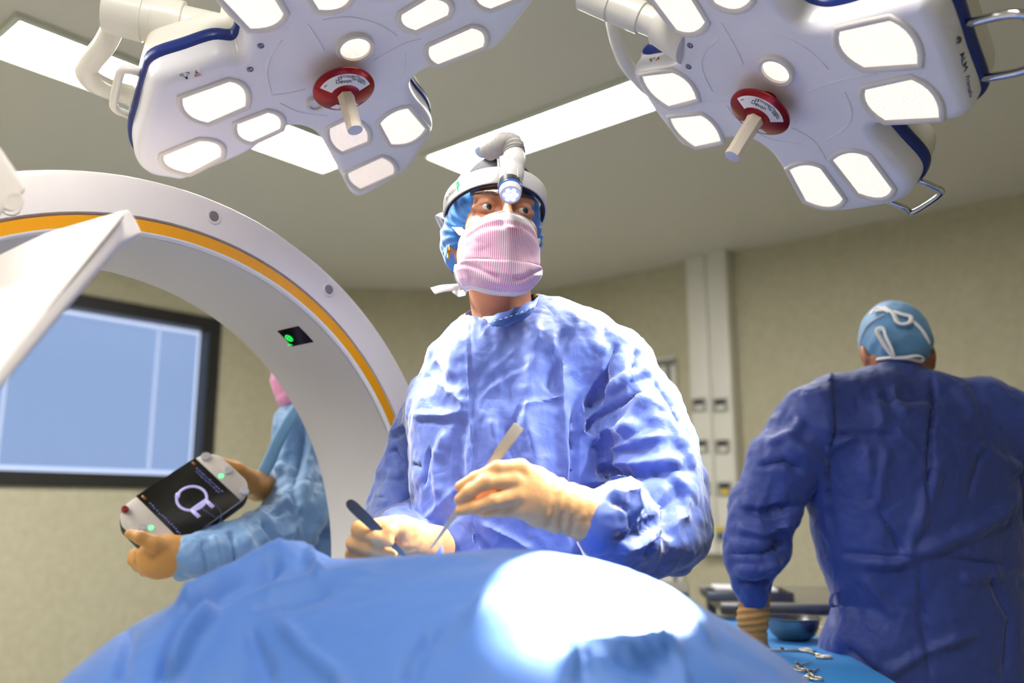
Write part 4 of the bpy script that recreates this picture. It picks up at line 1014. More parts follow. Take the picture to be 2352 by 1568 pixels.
# right sleeve
s.chain([(at(992, 930, 1.65), .054), (at(952, 1005, 1.70), .055), (at(938, 1085, 1.72), .058), (at(930, 1165, 1.71), .060), (at(928, 1228, 1.64), .058), (at(940, 1262, 1.48), .050), (at(958, 1272, 1.38), .043)], .009)
pL_, pR_ = at(1074, 738, 1.545), at(1240, 686, 1.525); cN = (pL_+pR_)/2; axx = (pR_-pL_)/2; axy = np.array([0, -.070, -.026]); axn = nrm(np.cross(axx, axy)); axn = axn if axn[2] > 0 else -axn
s.cyl(cN, axn, .0685, -.014, .2, .005)
gv, gq = s.mesh(1); Ng = vnormals(gv, gq)
lines = [  # torso
    ([(1078, 745), (1080, 900), (1088, 1050), (1092, 1270)], .0035, 40, 's'),
    ([(1310, 745), (1290, 790), (1262, 900)], -.010, 16, 'r'), ([(1415, 785), (1395, 860), (1372, 905), (1345, 960)], -.022, 18, 'v'), ([(1465, 800), (1445, 870)], -.008, 12, 'v'),
    ([(1240, 720), (1230, 800), (1215, 900), (1205, 1000)], .010, 34, 'r'), ([(1265, 740), (1290, 850), (1300, 1000), (1310, 1200)], .010, 22, 'r'), ([(1325, 930), (1318, 1060), (1312, 1250)], -.018, 16, 'v'), ([(1360, 930), (1330, 1000)], .012, 18, 'r'),
    ([(1100, 900), (1150, 860), (1210, 835)], -.002, 10, 'v'), ([(1092, 880), (1130, 850), (1190, 800)], .0015, 9, 'r'), ([(1095, 925), (1130, 890), (1200, 850)], .0015, 8, 'r'), ([(1190, 935), (1300, 905)], .004, 8, 'r'), ([(1200, 925), (1170, 1000)], -.005, 12, 'v'),
    ([(940, 950), (1010, 955), (1080, 940)], .004, 14, 'r'), ([(945, 966), (1010, 968), (1070, 974)], -.0035, 10, 'v'), ([(1015, 880), (1075, 935)], .006, 16, 'r'), ([(990, 830), (1040, 900)], -.006, 16, 'r'), ([(1060, 760), (1030, 850), (1000, 900)], .006, 22, 'r'),
    ([(985, 1030), (975, 1120)], -.009, 8, 'v'), ([(945, 1065), (970, 1070)], -.006, 7, 'v'), ([(1060, 960), (1055, 1060), (1050, 1180)], -.009, 20, 'r'), ([(1020, 980), (1000, 1060), (1010, 1150)], .006, 20, 'r'), ([(1130, 960), (1145, 1040)], .005, 16, 'r'), ([(1210, 960), (1235, 1060), (1250, 1180)], .007, 20, 'r'), ([(1170, 980), (1185, 1060)], -.006, 16, 'r'),
    ([(970, 1200), (1060, 1110)], .004, 12, 'r'), ([(990, 1230), (1080, 1150)], -.004, 12, 'r'), ([(1100, 1200), (1180, 1240), (1230, 1270)], .005, 14, 'r'), ([(1090, 1230), (1120, 1270)], -.004, 10, 'v'),
    # left sleeve
    ([(1335, 990), (1370, 960), (1420, 930), (1480, 905)], -.010, 14, 'v'), ([(1345, 1015), (1400, 985), (1470, 985)], .012, 22, 'r'), ([(1480, 900), (1450, 960), (1430, 1010)], .012, 20, 'r'), ([(1500, 870), (1540, 930), (1560, 980)], -.007, 12, 'v'), ([(1370, 905), (1440, 870), (1500, 850)], .008, 14, 'r'),
    ([(1365, 1020), (1385, 1035), (1380, 1060)], -.005, 14, 'v'), ([(1395, 1035), (1480, 1010), (1530, 1000)], .010, 14, 'r'), ([(1400, 1060), (1470, 1065), (1560, 1060)], .014, 24, 'r'), ([(1385, 1085), (1450, 1092), (1530, 1085)], -.012, 18, 'v'), ([(1350, 1105), (1430, 1110), (1490, 1140)], .018, 18, 'r'), ([(1390, 1130), (1460, 1140), (1480, 1190)], .012, 14, 'r'),
    ([(1400, 1150), (1450, 1165), (1470, 1230)], -.010, 12, 'v'), ([(1480, 1110), (1540, 1150), (1550, 1240)], -.018, 16, 'v'), ([(1540, 1090), (1580, 1140), (1570, 1210)], .010, 18, 'r'), ([(1420, 1260), (1480, 1250), (1540, 1210)], .010, 18, 'r'), ([(1400, 1235), (1460, 1235), (1520, 1190)], -.010, 14, 'v'), ([(1490, 1290), (1520, 1240), (1545, 1200)], -.010, 12, 'v'), ([(1560, 1000), (1590, 1080)], .006, 16, 'r'),
    # right sleeve
    ([(930, 985), (885, 1005)], -.012, 14, 'v'), ([(900, 1030), (930, 1070)], -.008, 14, 'r'), ([(865, 1180), (900, 1165), (950, 1140)], -.012, 14, 'v'), ([(880, 1215), (920, 1180), (960, 1165)], .010, 14, 'r'), ([(905, 1225), (950, 1195)], -.008, 10, 'v'), ([(915, 1080), (890, 1150)], .006, 18, 'r')]
gv2 = gv+Ng*1.2*creases(gv, Ng, lines)[:, None]
Ng2 = vnormals(gv2, gq)
slv = np.clip((proj(gv)[:, 0]-1330)/80, 0, 1)+np.clip((945-proj(gv)[:, 0])/30, 0, 1)
amp = .0052+.0034*slv
gv2 = gv2+Ng2*(1.35*amp*crumple(gv*np.array([8.5, 8.5, 5.5]), 31, 4, 2.2, .5)+.0011*crumple(gv*46, 35, 2))[:, None]
gown = mesh('gown', gv2, gq, M_gown, surgeon, angle=180)
# neck band with stitching: a sloping loop round the neck
loop = []
for a in np.linspace(0, 2*math.pi, 49)[:-1]:
    loop.append((math.cos(a), math.sin(a)))
rings = []
for k, (g_, dz) in enumerate(((1.0, .006), (1.03, .007), (1.075, -.006), (1.10, -.016), (1.05, -.02))):
    rings.append([cN+axx*x*g_+axy*(y*g_)+np.array([0, 0, dz+.0015*math.sin(i*2.1)])*1.0 for i, (x, y) in enumerate(loop)])
band = MB().loops(rings, False, False).build('neck_band', M_trim, gown, angle=180)
mb = MB()
for i in range(0, 48):
    a = (i+.2)/48*2*math.pi; b2 = (i+.75)/48*2*math.pi
    f_ = lambda a: cN+axx*math.cos(a)*1.092+axy*math.sin(a)*1.092+np.array([0, 0, -.004])
    mb.tube([f_(a), f_(b2)], .0007, 5)
mb.build('stitching', M_tie, band, angle=180)
for pts in ([np.array([.15, 1.63, .08]), np.array([.16, 1.51, .05])], [np.array([-.07, 1.63, .08]), np.array([-.07, 1.51, .05])]):
    s2 = SDF(.006); s2.cone(pts[0]-np.array([0, 0, .03]), pts[1]-np.array([0, .03, .005]), .05, .042, .01); v_, q_ = s2.mesh(1); v_[:, 2] = np.maximum(v_[:, 2], 0.0); mesh('shoe', v_, q_, M_shoe, surgeon, angle=180)
def trousers(hip_pts, par):
    q = SDF(.008)
    for P in hip_pts: q.chain([(P[0], .085), (P[1], .082), (P[2]+np.array([0, 0, .04]), .072)], .03)
    v_, q_ = q.mesh(2); n_ = vnormals(v_, q_); mesh('trousers', v_+n_*(.006*crumple(v_*10, 7, 2))[:, None], q_, M_trous, par, angle=180)
trousers([[hip+np.array([sg*.065, 0, -.06]), np.array([.04+sg*.10, 1.60, .48]), np.array([.04+sg*.11, 1.63, .09])] for sg in (-1, 1)], surgeon)
# ---- gloved hands
h = SDF(.0019)
def J(x, y, Y, r): return (at(780+x*.2806, 950+y*.2806, Y), r)      # pixels of the close look at the hands
k_ = .0055
h.chain([J(2240, 905, 1.30, .039), J(2110, 865, 1.262, .0375), J(1950, 800, 1.25, .0335), J(1800, 740, 1.238, .031), J(1690, 690, 1.228, .031)], .012)
h.chain([J(1480, 455, 1.196, .0125), J(1610, 560, 1.212, .019), J(1740, 690, 1.228, .025)], .012).chain([J(1430, 560, 1.188, .0125), J(1600, 660, 1.205, .019), J(1760, 740, 1.23, .024)], .012)
h.chain([J(1450, 680, 1.188, .0125), J(1600, 740, 1.208, .018), J(1760, 790, 1.235, .022)], .012).chain([J(1500, 790, 1.195, .0115), J(1620, 820, 1.212, .015), J(1760, 840, 1.236, .020)], .012)
h.chain([J(1480, 440, 1.194, .0118), J(1290, 445, 1.178, .0092), J(1110, 530, 1.176, .0082), J(985, 598, 1.184, .0072)], k_)
h.chain([J(1420, 545, 1.186, .0122), J(1200, 560, 1.166, .0098), J(1065, 640, 1.168, .0086), J(985, 700, 1.176, .0076)], k_)
h.chain([J(1440, 670, 1.186, .0120), J(1250, 715, 1.168, .0096), J(1110, 768, 1.168, .0084), J(992, 792, 1.176, .0072)], k_)
h.chain([J(1500, 785, 1.196, .0110), J(1330, 790, 1.186, .0084), J(1200, 800, 1.19, .0072), J(1120, 800, 1.20, .0062)], k_)
h.chain([J(1640, 600, 1.232, .016), J(1420, 560, 1.225, .013), J(1200, 620, 1.212, .0105), J(1020, 720, 1.20, .0085)], .006)
v_, q_ = h.mesh(1); n_ = vnormals(v_, q_); pz = (proj(v_)-np.array([780, 950]))/.2806
wr = np.sin((pz[:, 0]-1780+(pz[:, 1]-700)*.18)/16)*.0011*np.exp(-((pz[:, 0]-1830)/110)**2)+.0022*billow(v_*26, 61, 2)*np.clip((pz[:, 0]-1650)/150, .15, 1)
mesh('glove', v_+n_*wr[:, None], q_, M_glove, surgeon, angle=180)
cuff = at(780+2165*.2806, 950+878*.2806, 1.268); axc = nrm(at(780+1950*.2806, 950+800*.2806, 1.25)-cuff)
h = SDF(.0019)
h.chain([J(760, 1095, 1.43, .036), J(640, 1045, 1.345, .028), J(560, 1015, 1.305, .024), J(470, 1000, 1.285, .022)], .012)
h.chain([J(470, 960, 1.285, .022), J(330, 985, 1.285, .020), J(250, 1010, 1.285, .017)], .012).chain([J(480, 1040, 1.29, .022), J(260, 1090, 1.29, .018)], .012)
h.chain([J(560, 950, 1.285, .016), J(470, 935, 1.262, .0130), J(395, 960, 1.245, .0105), J(375, 985, 1.240, .0082)], .006)     # thumb
h.chain([J(270, 940, 1.285, .0118), J(160, 950, 1.262, .0110), J(290, 1000, 1.238, .0098), J(400, 1045, 1.240, .0080)], k_)   # index, bent
h.chain([J(240, 1010, 1.292, .0118), J(120, 1060, 1.268, .0108), J(280, 1105, 1.250, .0096), J(430, 1140, 1.256, .0080)], k_)
h.chain([J(240, 1090, 1.298, .0112), J(110, 1150, 1.282, .0100), J(250, 1200, 1.266, .0090), J(380, 1230, 1.27, .0076)], k_)
h.chain([J(260, 1150, 1.302, .0100), J(140, 1215, 1.295, .0088), J(250, 1270, 1.285, .0078), J(350, 1290, 1.285, .0066)], k_)
v_, q_ = h.mesh(1); n_ = vnormals(v_, q_); pz = (proj(v_)-np.array([780, 950]))/.2806
wr = .0018*billow(v_*28, 71, 2)
mesh('glove', v_+n_*wr[:, None], q_, M_glove, surgeon, angle=180)
for (c, ax_, r) in ((cuff, axc, .0385),):
    MB().lathe([(r, -.002), (r+.0015, 0), (r, .002), (r-.002, 0)], zframe(c, ax_), 40, True).build('glove_cuff', M_glove, surgeon, angle=180)
# ================================================================ HEADLIGHT worn by the surgeon
M_hl = mat('headlight_shell', (228, 224, 222), .35, coat=.2)
M_foam = mat('black_foam', (22, 22, 26), .9, bump=[(500, .003, 2)])
M_ribg = mat('bellows_grey', (186, 182, 178), .5)
M_bluer = mat('blue_ring', (40, 110, 205), .35)
M_led = mat('headlight_lens', (220, 230, 255), .1, emit=(150, 165, 235), estr=.5)
M_green2 = mat('mark_green', (40, 160, 95), .5)
hl = root('surgical_headlight', W(0, .09, .10), 'white surgical headlight strapped round the masked surgeon\'s cap', 'headlight')
def bandpt(a, k=1.0, z=.0, front=.062, back=.030):
    """round the head: a = 0 at the forehead, positive to the subject's left"""
    zz = front+(back-front)*(1-math.cos(a))/2
    return W(.090*k*math.sin(a), -.008+.116*k*math.cos(a), zz+z)
def strip(a0, a1, k0, k1, h0, n=60):
    L = []
    for i in range(n+1):
        a = a0+(a1-a0)*i/n
        L.append([bandpt(a, k1, -h0/2), bandpt(a, k1*1.004, -h0/2+.002), bandpt(a, k1*1.004, h0/2-.002), bandpt(a, k1, h0/2), bandpt(a, k0, h0/2), bandpt(a, k0, -h0/2)])
    return L
MB().loops(strip(-math.pi*.72, math.pi*.72, 1.0, 1.03, .029), True, True).build('headband', M_hl, hl, angle=40)
MB().loops(strip(-math.pi, math.pi, .955, .995, .034, 90), False, False).build('headband_pad', mat('pad_navy', (24, 28, 44), .8), hl, angle=60)
MB().loops([[bandpt(a, kk, zz, .050, -.052) for kk, zz in ((1.0, -.012), (1.03, -.012), (1.03, .012), (1.0, .012))] for a in list(np.linspace(math.pi*.62, math.pi*1.38, 30))], True, True).build('rear_strap', M_foam, hl, angle=40)
# crown strap over the head, forked at the front round a foam pad
def crown(t, x, k=1.0): return W(x, -.008+.113*k*math.cos(t), .056+.098*k*math.sin(t))
L = []
for t in np.linspace(.12, 2.2, 30):
    L.append([crown(t, -.014, 1.02), crown(t, .014, 1.02), crown(t, .014, .99), crown(t, -.014, .99)])
MB().loops(L, True, True).build('crown_strap', M_hl, hl, angle=40)
def pade(a, e, k=1.0): return W(.086*k*math.sin(a)*math.cos(e), -.020+.106*k*math.cos(a)*math.cos(e), .046+.098*k*math.sin(e))
for sg in (-1, 1):                              # foam pads lie on the cap on both sides of the crown strap
    L = []
    for t in np.linspace(0, 1, 15):
        a_ = sg*(.16+.62*t); e1_ = .95-.50*t*t; row_ = []
        for e in np.linspace(.12, e1_, 9): row_.append(pade(a_, e, 1.035))
        for e in np.linspace(e1_, .12, 9): row_.append(pade(a_, e, .985))
        L.append(row_)
    MB().loops(L).build('foam_pad', M_foam, hl, angle=60)
    MB().tube(catmull([pade(sg*.14, .16, 1.04), pade(sg*.15, .55, 1.05), pade(sg*.17, .90, 1.05), pade(sg*.10, 1.15, 1.05)], 6, False), .0045, 8, flat=.6).build('crown_fork', M_hl, hl, angle=180)
top = crown(1.05, 0, 1.04)
bx = SDF(.0022); bx.chain([(crown(1.45, -.026, 1.02), .017), (crown(1.05, -.024, 1.04), .015), (crown(.75, -.015, 1.03), .011)], .01); v_, q_ = bx.mesh(1); mesh('cable_box', v_, q_, M_hl, hl, angle=180)
# bellows joint, arm and lamp barrel
hy = head_y-.145
b0 = at(1125, 337, hy+.03); b1 = at(1150, 326, hy+.005); b2 = at(1176, 322, hy-.012); b3 = at(1184, 338, hy-.016)
def bellows(a, b, r, n):
    pr = []; 
    for i in range(n*2+1): pr.append((r*(1.0 if i % 2 else .86), i/(n*2)))
    d = np.linalg.norm(b-a); return MB().lathe([(.0001, 0)]+[(x, t*d) for x, t in pr]+[(.0001, d)], zframe(a, b-a), 24)
bl = MB()
arc = catmull([at(1122, 345, hy+.03), at(1136, 337, hy+.014), at(1156, 329, hy-.002), at(1176, 332, hy-.013), at(1182, 352, hy-.018)], 7, False)
bl.tube(arc, [(.0185 if i % 2 else .0160) for i in range(len(arc))], 24).build('bellows', M_ribg, hl, angle=30)
ar = SDF(.0016); ar.chain([(at(1181, 352, hy-.018), .0165), (at(1180, 372, hy-.020), .0185), (at(1175, 400, hy-.024), .0185), (at(1171, 425, hy-.030), .0175)], .006); v_, q_ = ar.mesh(1); mesh('lamp_arm', v_, q_, M_hl, hl, angle=180)
MB().tube(catmull([at(1159, 425, hy-.046), at(1160, 395, hy-.042), at(1168, 383, hy-.040), at(1183, 383, hy-.040), at(1190, 395, hy-.042), at(1186, 425, hy-.046)], 5, False), .0012, 6).build('arm_clip', M_hl, hl, angle=180)
p0 = at(1171, 420, hy-.028); dirl = nrm(at(1174, 466, hy-.062)-p0); ML = zframe(p0, dirl)
brl = MB().lathe([(.0001, 0), (.0185, 0), (.0192, .004), (.0192, .016), (.0182, .017)], ML, 40).build('lamp_collar', mat('collar_dark', (58, 60, 66), .4), hl)
mb = MB()
for i in range(40):
    a = 2*math.pi*i/40; mb.box(ML @ Matrix.Rotation(a, 4, 'Z') @ Matrix.Translation((.0193, 0, .010)), .0012, .0014, .011, .0003, 1)
mb.build('collar_knurl', M_frame, brl)
MB().lathe([(.0182, .0165), (.0196, .018), (.0196, .0205), (.0182, .022)], ML, 40).build('lamp_ring', M_bluer, hl)
MB().lathe([(.0182, .0215), (.0178, .028), (.0165, .0345), (.0155, .035), (.0150, .033)], ML, 40).build('lamp_nose', M_hl, hl)
ln = MB().lathe([(.0152, .0332), (.0120, .0345), (.006, .0355), (.0001, .0358)], ML, 32).build('lamp_lens', M_led, hl)
mb = MB()
for i in range(7):
    a = 2*math.pi*i/6; c = ML @ Vector((.0085*math.cos(a), .0085*math.sin(a), .0345)) if i < 6 else ML @ Vector((0, 0, .0352)); mb.lathe([(.0042, 0), (.0038, .0012), (.0001, .0016)], zframe(c, dirl), 14)
mb.build('light_cell', mat('led_cell', (255, 255, 255), .1, emit=(225, 230, 255), estr=1.15), ln)
# maker's marks on the side of the headband
def bframe_(a, z):
    p = bandpt(a, 1.0365, z); q = bandpt(a+.02, 1.0365, z); x = nrm(q-p); y = np.array(upv); nrm_ = nrm(np.cross(x, y)); return frame(p, x, np.cross(nrm_, x), nrm_)
mb = MB()
for dx, dz, w_ in ((0, .008, .007), (.0, .0, .005), (.0045, .003, .004), (.002, -.006, .003)):
    mb.box(bframe_(-1.02+dx*8, dz), w_, .0055, .0006)
mb.build('maker_mark', M_green2, hl, smooth=False)
text('lettering', 'INTEGRA', bframe_(-1.22, -.001), .0095, M_grey, hl)
# ================================================================ INSTRUMENTS in the surgeon's hands
M_inst = mat('instrument_steel', (214, 206, 190), .42, .75); M_instd = mat('instrument_steel_dark', (120, 116, 112), .3, 1.0)
fa, fb, fc = at(1192, 977, 1.21), at(1143, 1045, 1.205), at(1052, 1172, 1.195); fd = at(989, 1260, 1.205)
fo = root('forceps', (fa+fd)/2, 'steel tissue forceps held in the surgeon\'s raised left hand', 'forceps')
ax_ = nrm(fd-fa); vw = nrm(fb-ORI); sd = nrm(np.cross(ax_, vw)); dn = nrm(np.cross(sd, ax_))
def bar(pts, ws, ts, off):
    L = []
    for p, w_, t_ in zip(pts, ws, ts):
        p = p+dn*off; L.append([p+sd*w_/2+dn*t_/2, p-sd*w_/2+dn*t_/2, p-sd*w_/2-dn*t_/2, p+sd*w_/2-dn*t_/2])
    return MB().loops(L)
bar([fa, fa+(fb-fa)*.04, fa+(fb-fa)*.5, fb], [.0135, .0158, .0158, .0145], [.003, .0042, .0042, .004], 0).build('forceps_heel', M_inst, fo, angle=30)
for sg in (-1, 1):
    o_ = .0021*sg
    bar([fa+(fb-fa)*.5, fb, fb+(fc-fb)*.1, fb+(fc-fb)*.6, fc, fc+(fd-fc)*.5, fd], [.012, .0125, .0105, .0105, .0090, .0055, .0022], [.0016]*7, o_).build('forceps_blade', M_inst, fo, angle=30)
sa, sb, sc2 = at(798, 1150, 1.215), at(876, 1222, 1.232), at(925, 1272, 1.25)
so = root('surgical_spatula', (sa+sc2)/2, 'flat dark steel instrument in the surgeon\'s lowered right hand', 'surgical instrument')
ax2 = nrm(sc2-sa); sd2 = nrm(np.cross(ax2, nrm(sb-ORI))); dn2 = nrm(np.cross(sd2, ax2))
L = []
for t, w_ in ((0, .003), (.01, .008), (.04, .0125), (.10, .0150), (.3, .0150), (.55, .0125), (.8, .0085), (1.0, .006)):
    p = sa+(sc2-sa)*t; L.append([p+sd2*w_/2+dn2*.0018, p-sd2*w_/2+dn2*.0018, p-sd2*w_/2-dn2*.0018, p+sd2*w_/2-dn2*.0018])
MB().loops(L).build('instrument_handle', M_instd, so, angle=30)
L = [[sc2+ax2*t+sd2*w_/2+dn2*.001, sc2+ax2*t-sd2*w_/2+dn2*.001, sc2+ax2*t-sd2*w_/2-dn2*.001, sc2+ax2*t+sd2*w_/2-dn2*.001] for t, w_ in ((-.004, .0055), (.02, .005), (.04, .0015))]
MB().loops(L).build('instrument_tip', M_instd, so, angle=30)
# ================================================================ ASSISTANT seen from behind
def basis(yaw, pitch=0):
    fwd = Vector((math.sin(yaw)*math.cos(pitch), -math.cos(yaw)*math.cos(pitch), math.sin(pitch))); left = Vector((math.cos(yaw), math.sin(yaw), 0)); up = fwd.cross(left)*-1
    if up.z < 0: up = -up
    return left, fwd, up
hc = at(2058, 820, 2.14)
l_, f_, u_ = basis(math.radians(172), math.radians(-34)); TA = frame(hc, l_, f_, u_); WA = lambda x, y, z: np.array(TA @ Vector((x, y, z))); RA = np.array(TA.to_3x3())
neckA = at(2075, 900, 2.08)
hv, hq = head_sdf(TA, .0045, neckA).mesh(1)
b = SDF(.010)
b.loft([(.82, 1.0, 2.11, .15, .10, 0), (1.10, .97, 2.08, .14, .09, 0), (1.34, .95, 2.06, .15, .075, 0)], .03)
shl = at(1895, 950, 2.06); shr = at(2290, 945, 2.04)
b.chain([(shl, .035), (neckA-np.array([0, 0, .08]), .05), (shr, .035)], .04)
ell_ = at(1745, 1190, 2.06); wrl_ = at(1735, 1390, 2.09)
elr_ = at(2395, 1160, 2.06); wrr_ = at(2380, 1400, 2.16)
b.chain([(shl, .035), (ell_, .028), (wrl_, .02)], .01).chain([(at(2320, 960, 2.03), .035), (at(2405, 1120, 2.05), .028), (at(2412, 1250, 2.09), .022), (wrr_, .02)], .01)
hipA = at(2120, 1560, 2.12); hipA[0] = 1.0; hipA[2] = .84
for sg in (-1, 1): b.chain([(hipA+np.array([sg*.07, 0, 0]), .072), (np.array([hipA[0]+sg*.10, 2.10, .46]), .06), (np.array([hipA[0]+sg*.11, 2.08, .09]), .04)], .02)
bv, bq = b.mesh(2)
V, Q = join((hv, hq), (bv, bq))
aide = tag(mesh('person', V, Q, M_skin2, angle=180), 'person in dark blue gown and tied pale cap, back turned, at the instrument table', 'person')
for sg in (-1, 1):
    mesh_ = SDF(.006); p = np.array([hipA[0]+sg*.11, 2.09, .05]); mesh_.cone(p, p+np.array([0, .13, -.005]), .05, .042, .01); v_, q_ = mesh_.mesh(1); v_[:, 2] = np.maximum(v_[:, 2], 0); mesh('shoe', v_, q_, M_shoe, aide, angle=180)
s = SDF(.0045); s.ell(WA(0, -.018, .046), (.082, .100, .094), RA).ell(WA(0, -.06, .0), (.070, .058, .075), RA, .03)
s.half(WA(0, .062, 0), RA @ np.array([0, 1, -.25]), .006); s.half(WA(0, -.02, -.066), RA @ np.array([0, .45, -1]), .006)
cv, cq = s.mesh(1); Nc = vnormals(cv, cq); Ln = (cv-np.array(TA.translation)) @ RA
f = .0022*np.sin((Ln[:, 2]+.3*np.abs(Ln[:, 0]))*150)*np.clip((.02-Ln[:, 2])*20, 0, 1)+.003*billow(cv*16, 81, 2)
capA = mesh('cap', cv+Nc*f[:, None], cq, M_cap2, aide, angle=180)
# white piping over the cap, and the tapes tied in loops
def capsurf(px, py, off=.004):
    return at(px, py, 2.14)
from mathutils.bvhtree import BVHTree
def bvh_of(o):
    return BVHTree.FromPolygons([o.matrix_world @ v.co+Vector(ORG[o.name])*0 for v in o.data.vertices], [tuple(p.vertices) for p in o.data.polygons])
def cast(V, Q, px, py, off=.003):
    t = BVHTree.FromPolygons([tuple(v) for v in V], [tuple(int(i) for i in q) for q in Q]); h = t.ray_cast(Vector(ORI), Vector(ray(px, py)).normalized()); return h
_tree = BVHTree.FromPolygons([tuple(v) for v in cv], [tuple(int(i) for i in q) for q in cq])
def oncap(px, py, off=.003):
    d = Vector(ray(px, py)).normalized(); h = _tree.ray_cast(Vector(ORI), d)
    p = h[0] if h[0] is not None else _tree.find_nearest(Vector(at(px, py, 2.12)))[0]
    return np.array(p-d*off)
z6 = lambda x, y: (1900+x*.20406, 680+y*.20406)
ribA = lambda name, pts, w: MB().tube(catmull([oncap(*z6(*p[:2]), p[2] if len(p) > 2 else .003) for p in pts], 5, False), w, 8, flat=.35, up=(0, -1, .2)).build(name, M_tie, aide, angle=180)
ribA('cap_piping', [(372, 560), (395, 450), (450, 340), (540, 265), (640, 210)], .0045)
ribA('cap_piping', [(940, 260), (1030, 340), (1100, 430), (1150, 540)], .0045)
ribA('cap_tie', [(700, 180, .008), (600, 130, .012), (500, 100, .018), (430, 120, .022), (440, 165, .022), (530, 165, .015), (650, 150, .008)], .0055)
ribA('cap_tie', [(640, 120, .008), (740, 190, .012), (790, 290, .014), (860, 310, .016), (930, 290, .016), (940, 230, .014), (840, 200, .010), (740, 170, .008)], .0055)
ribA('cap_tie', [(740, 680, .012), (650, 560, .012), (570, 420, .014), (570, 375, .015), (630, 370, .015), (660, 460, .012), (720, 580, .012), (750, 680, .014)], .0058)
ribA('mask_tie', [(560, 705, .014), (700, 690, .012), (850, 690, .016), (1000, 670, .02), (1080, 690, .02), (1050, 730, .02), (900, 700, .016), (750, 695, .014)], .0055)
# gown
s = SDF(.0055)
def rowA(py, x0, x1, Yc, dep, yw=.05):
    pa, pb = at(x0, py, Yc), at(x1, py, Yc); return (pa[2], (pa[0]+pb[0])/2, Yc, (pb[0]-pa[0])/2, dep, yw)
s.loft([(.38, 1.0, 2.12, .29, .19, .05), rowA(1700, 1870, 2400, 2.12, .17), rowA(1568, 1876, 2375, 2.12, .165), rowA(1470, 1884, 2365, 2.11, .155), rowA(1385, 1918, 2352, 2.10, .145), rowA(1280, 1875, 2342, 2.09, .142), rowA(1180, 1872, 2332, 2.08, .14), rowA(1080, 1850, 2330, 2.07, .135), rowA(990, 1840, 2345, 2.06, .125), rowA(940, 1880, 2300, 2.06, .105)], .03, 2.3)
s.chain([(at(1868, 958, 2.05), .060), (at(1935, 925, 2.05), .062), (at(2030, 912, 2.05), .060), (at(2150, 922, 2.04), .060), (at(2260, 936, 2.04), .062), (at(2320, 972, 2.03), .062)], .04)
s.chain([(at(2000, 890, 2.08), .050), (at(2060, 878, 2.08), .050), (at(2100, 886, 2.08), .046)], .03)
s.chain([(at(1868, 958, 2.05), .064), (at(1800, 1060, 2.05), .070), (at(1752, 1180, 2.06), .070), (at(1742, 1270, 2.07), .072), (at(1735, 1340, 2.08), .046), (at(1735, 1368, 2.085), .040)], .02)
s.chain([(at(2330, 965, 2.03), .064), (at(2400, 1070, 2.04), .070), (at(2420, 1180, 2.06), .070), (at(2405, 1300, 2.10), .058), (at(2390, 1370, 2.14), .044)], .02)
gv, gq = s.mesh(2); Ng = vnormals(gv, gq)
lines = [([(1913, 852), (1910, 960), (1905, 1100), (1918, 1270)], .012, 40, 's'), ([(2140, 862), (2142, 930), (2136, 1060), (2128, 1180)], -.016, 9, 'v'),
    ([(1918, 1000), (2000, 995), (2060, 1000)], -.007, 12, 'v'), ([(1900, 1030), (1970, 1000)], .008, 14, 'r'), ([(2060, 985), (2110, 1030)], .005, 12, 'r'), ([(1990, 1120), (2030, 1190), (2080, 1280)], -.006, 14, 'v'), ([(2160, 1060), (2110, 1200), (2070, 1290)], .008, 18, 'r'),
    ([(1960, 1290), (2060, 1290), (2180, 1240), (2290, 1190), (2340, 1130)], .011, 22, 'r'), ([(1930, 1270), (2060, 1280), (2110, 1275)], -.008, 14, 'v'), ([(2170, 1280), (2250, 1290), (2330, 1295)], -.006, 14, 'v'), ([(2230, 1020), (2300, 1060), (2352, 1080)], .008, 18, 'r'), ([(2220, 1150), (2260, 1020)], -.007, 14, 'v'),
    ([(1880, 1370), (1905, 1400), (1920, 1440)], -.008, 14, 'v'), ([(1930, 1330), (1950, 1420), (1930, 1500)], .010, 24, 'r'), ([(1940, 1480), (2010, 1540), (2060, 1560)], -.008, 14, 'v'), ([(2110, 1290), (2120, 1420), (2140, 1560)], -.006, 16, 'v'), ([(2200, 1330), (2300, 1320)], .007, 18, 'r'), ([(2020, 1560), (2120, 1500), (2250, 1450)], .007, 18, 'r'), ([(2260, 1300), (2320, 1420), (2310, 1560)], -.008, 16, 'v'), ([(1980, 1320), (2060, 1420)], .006, 20, 'r'),
    ([(1760, 1020), (1820, 1000), (1850, 960)], .008, 16, 'r'), ([(1740, 1070), (1800, 1060), (1840, 1080)], -.012, 16, 'v'), ([(1800, 1010), (1870, 1060), (1900, 1110)], .008, 20, 'r'), ([(1700, 1170), (1760, 1180), (1830, 1160)], -.014, 16, 'v'), ([(1700, 1210), (1760, 1225), (1820, 1200)], .010, 16, 'r'), ([(1680, 1270), (1750, 1270), (1810, 1250)], -.014, 14, 'v'), ([(1690, 1305), (1740, 1310), (1800, 1290)], .010, 14, 'r'), ([(1700, 1335), (1770, 1335)], -.010, 10, 'v'),
    ([(2050, 880), (2060, 930), (2090, 950)], .008, 14, 'r'), ([(2010, 890), (2030, 980)], .006, 16, 'r'), ([(1990, 1020), (2000, 1120)], .005, 18, 'r'), ([(2040, 1020), (2010, 1180)], .005, 18, 'r'), ([(2200, 880), (2240, 960)], .006, 22, 'r')]
gv2 = gv+Ng*1.5*creases(gv, Ng, lines)[:, None]; Ng2 = vnormals(gv2, gq)
slv = np.clip((1850-proj(gv)[:, 0])/60, 0, 1)
gv2 = gv2+Ng2*(1.3*(.0055+.006*slv)*crumple(gv*np.array([7.5, 7.5, 5]), 91, 4, 2.2, .5))[:, None]
gownA = mesh('gown', gv2, gq, M_gownd, aide, angle=180)
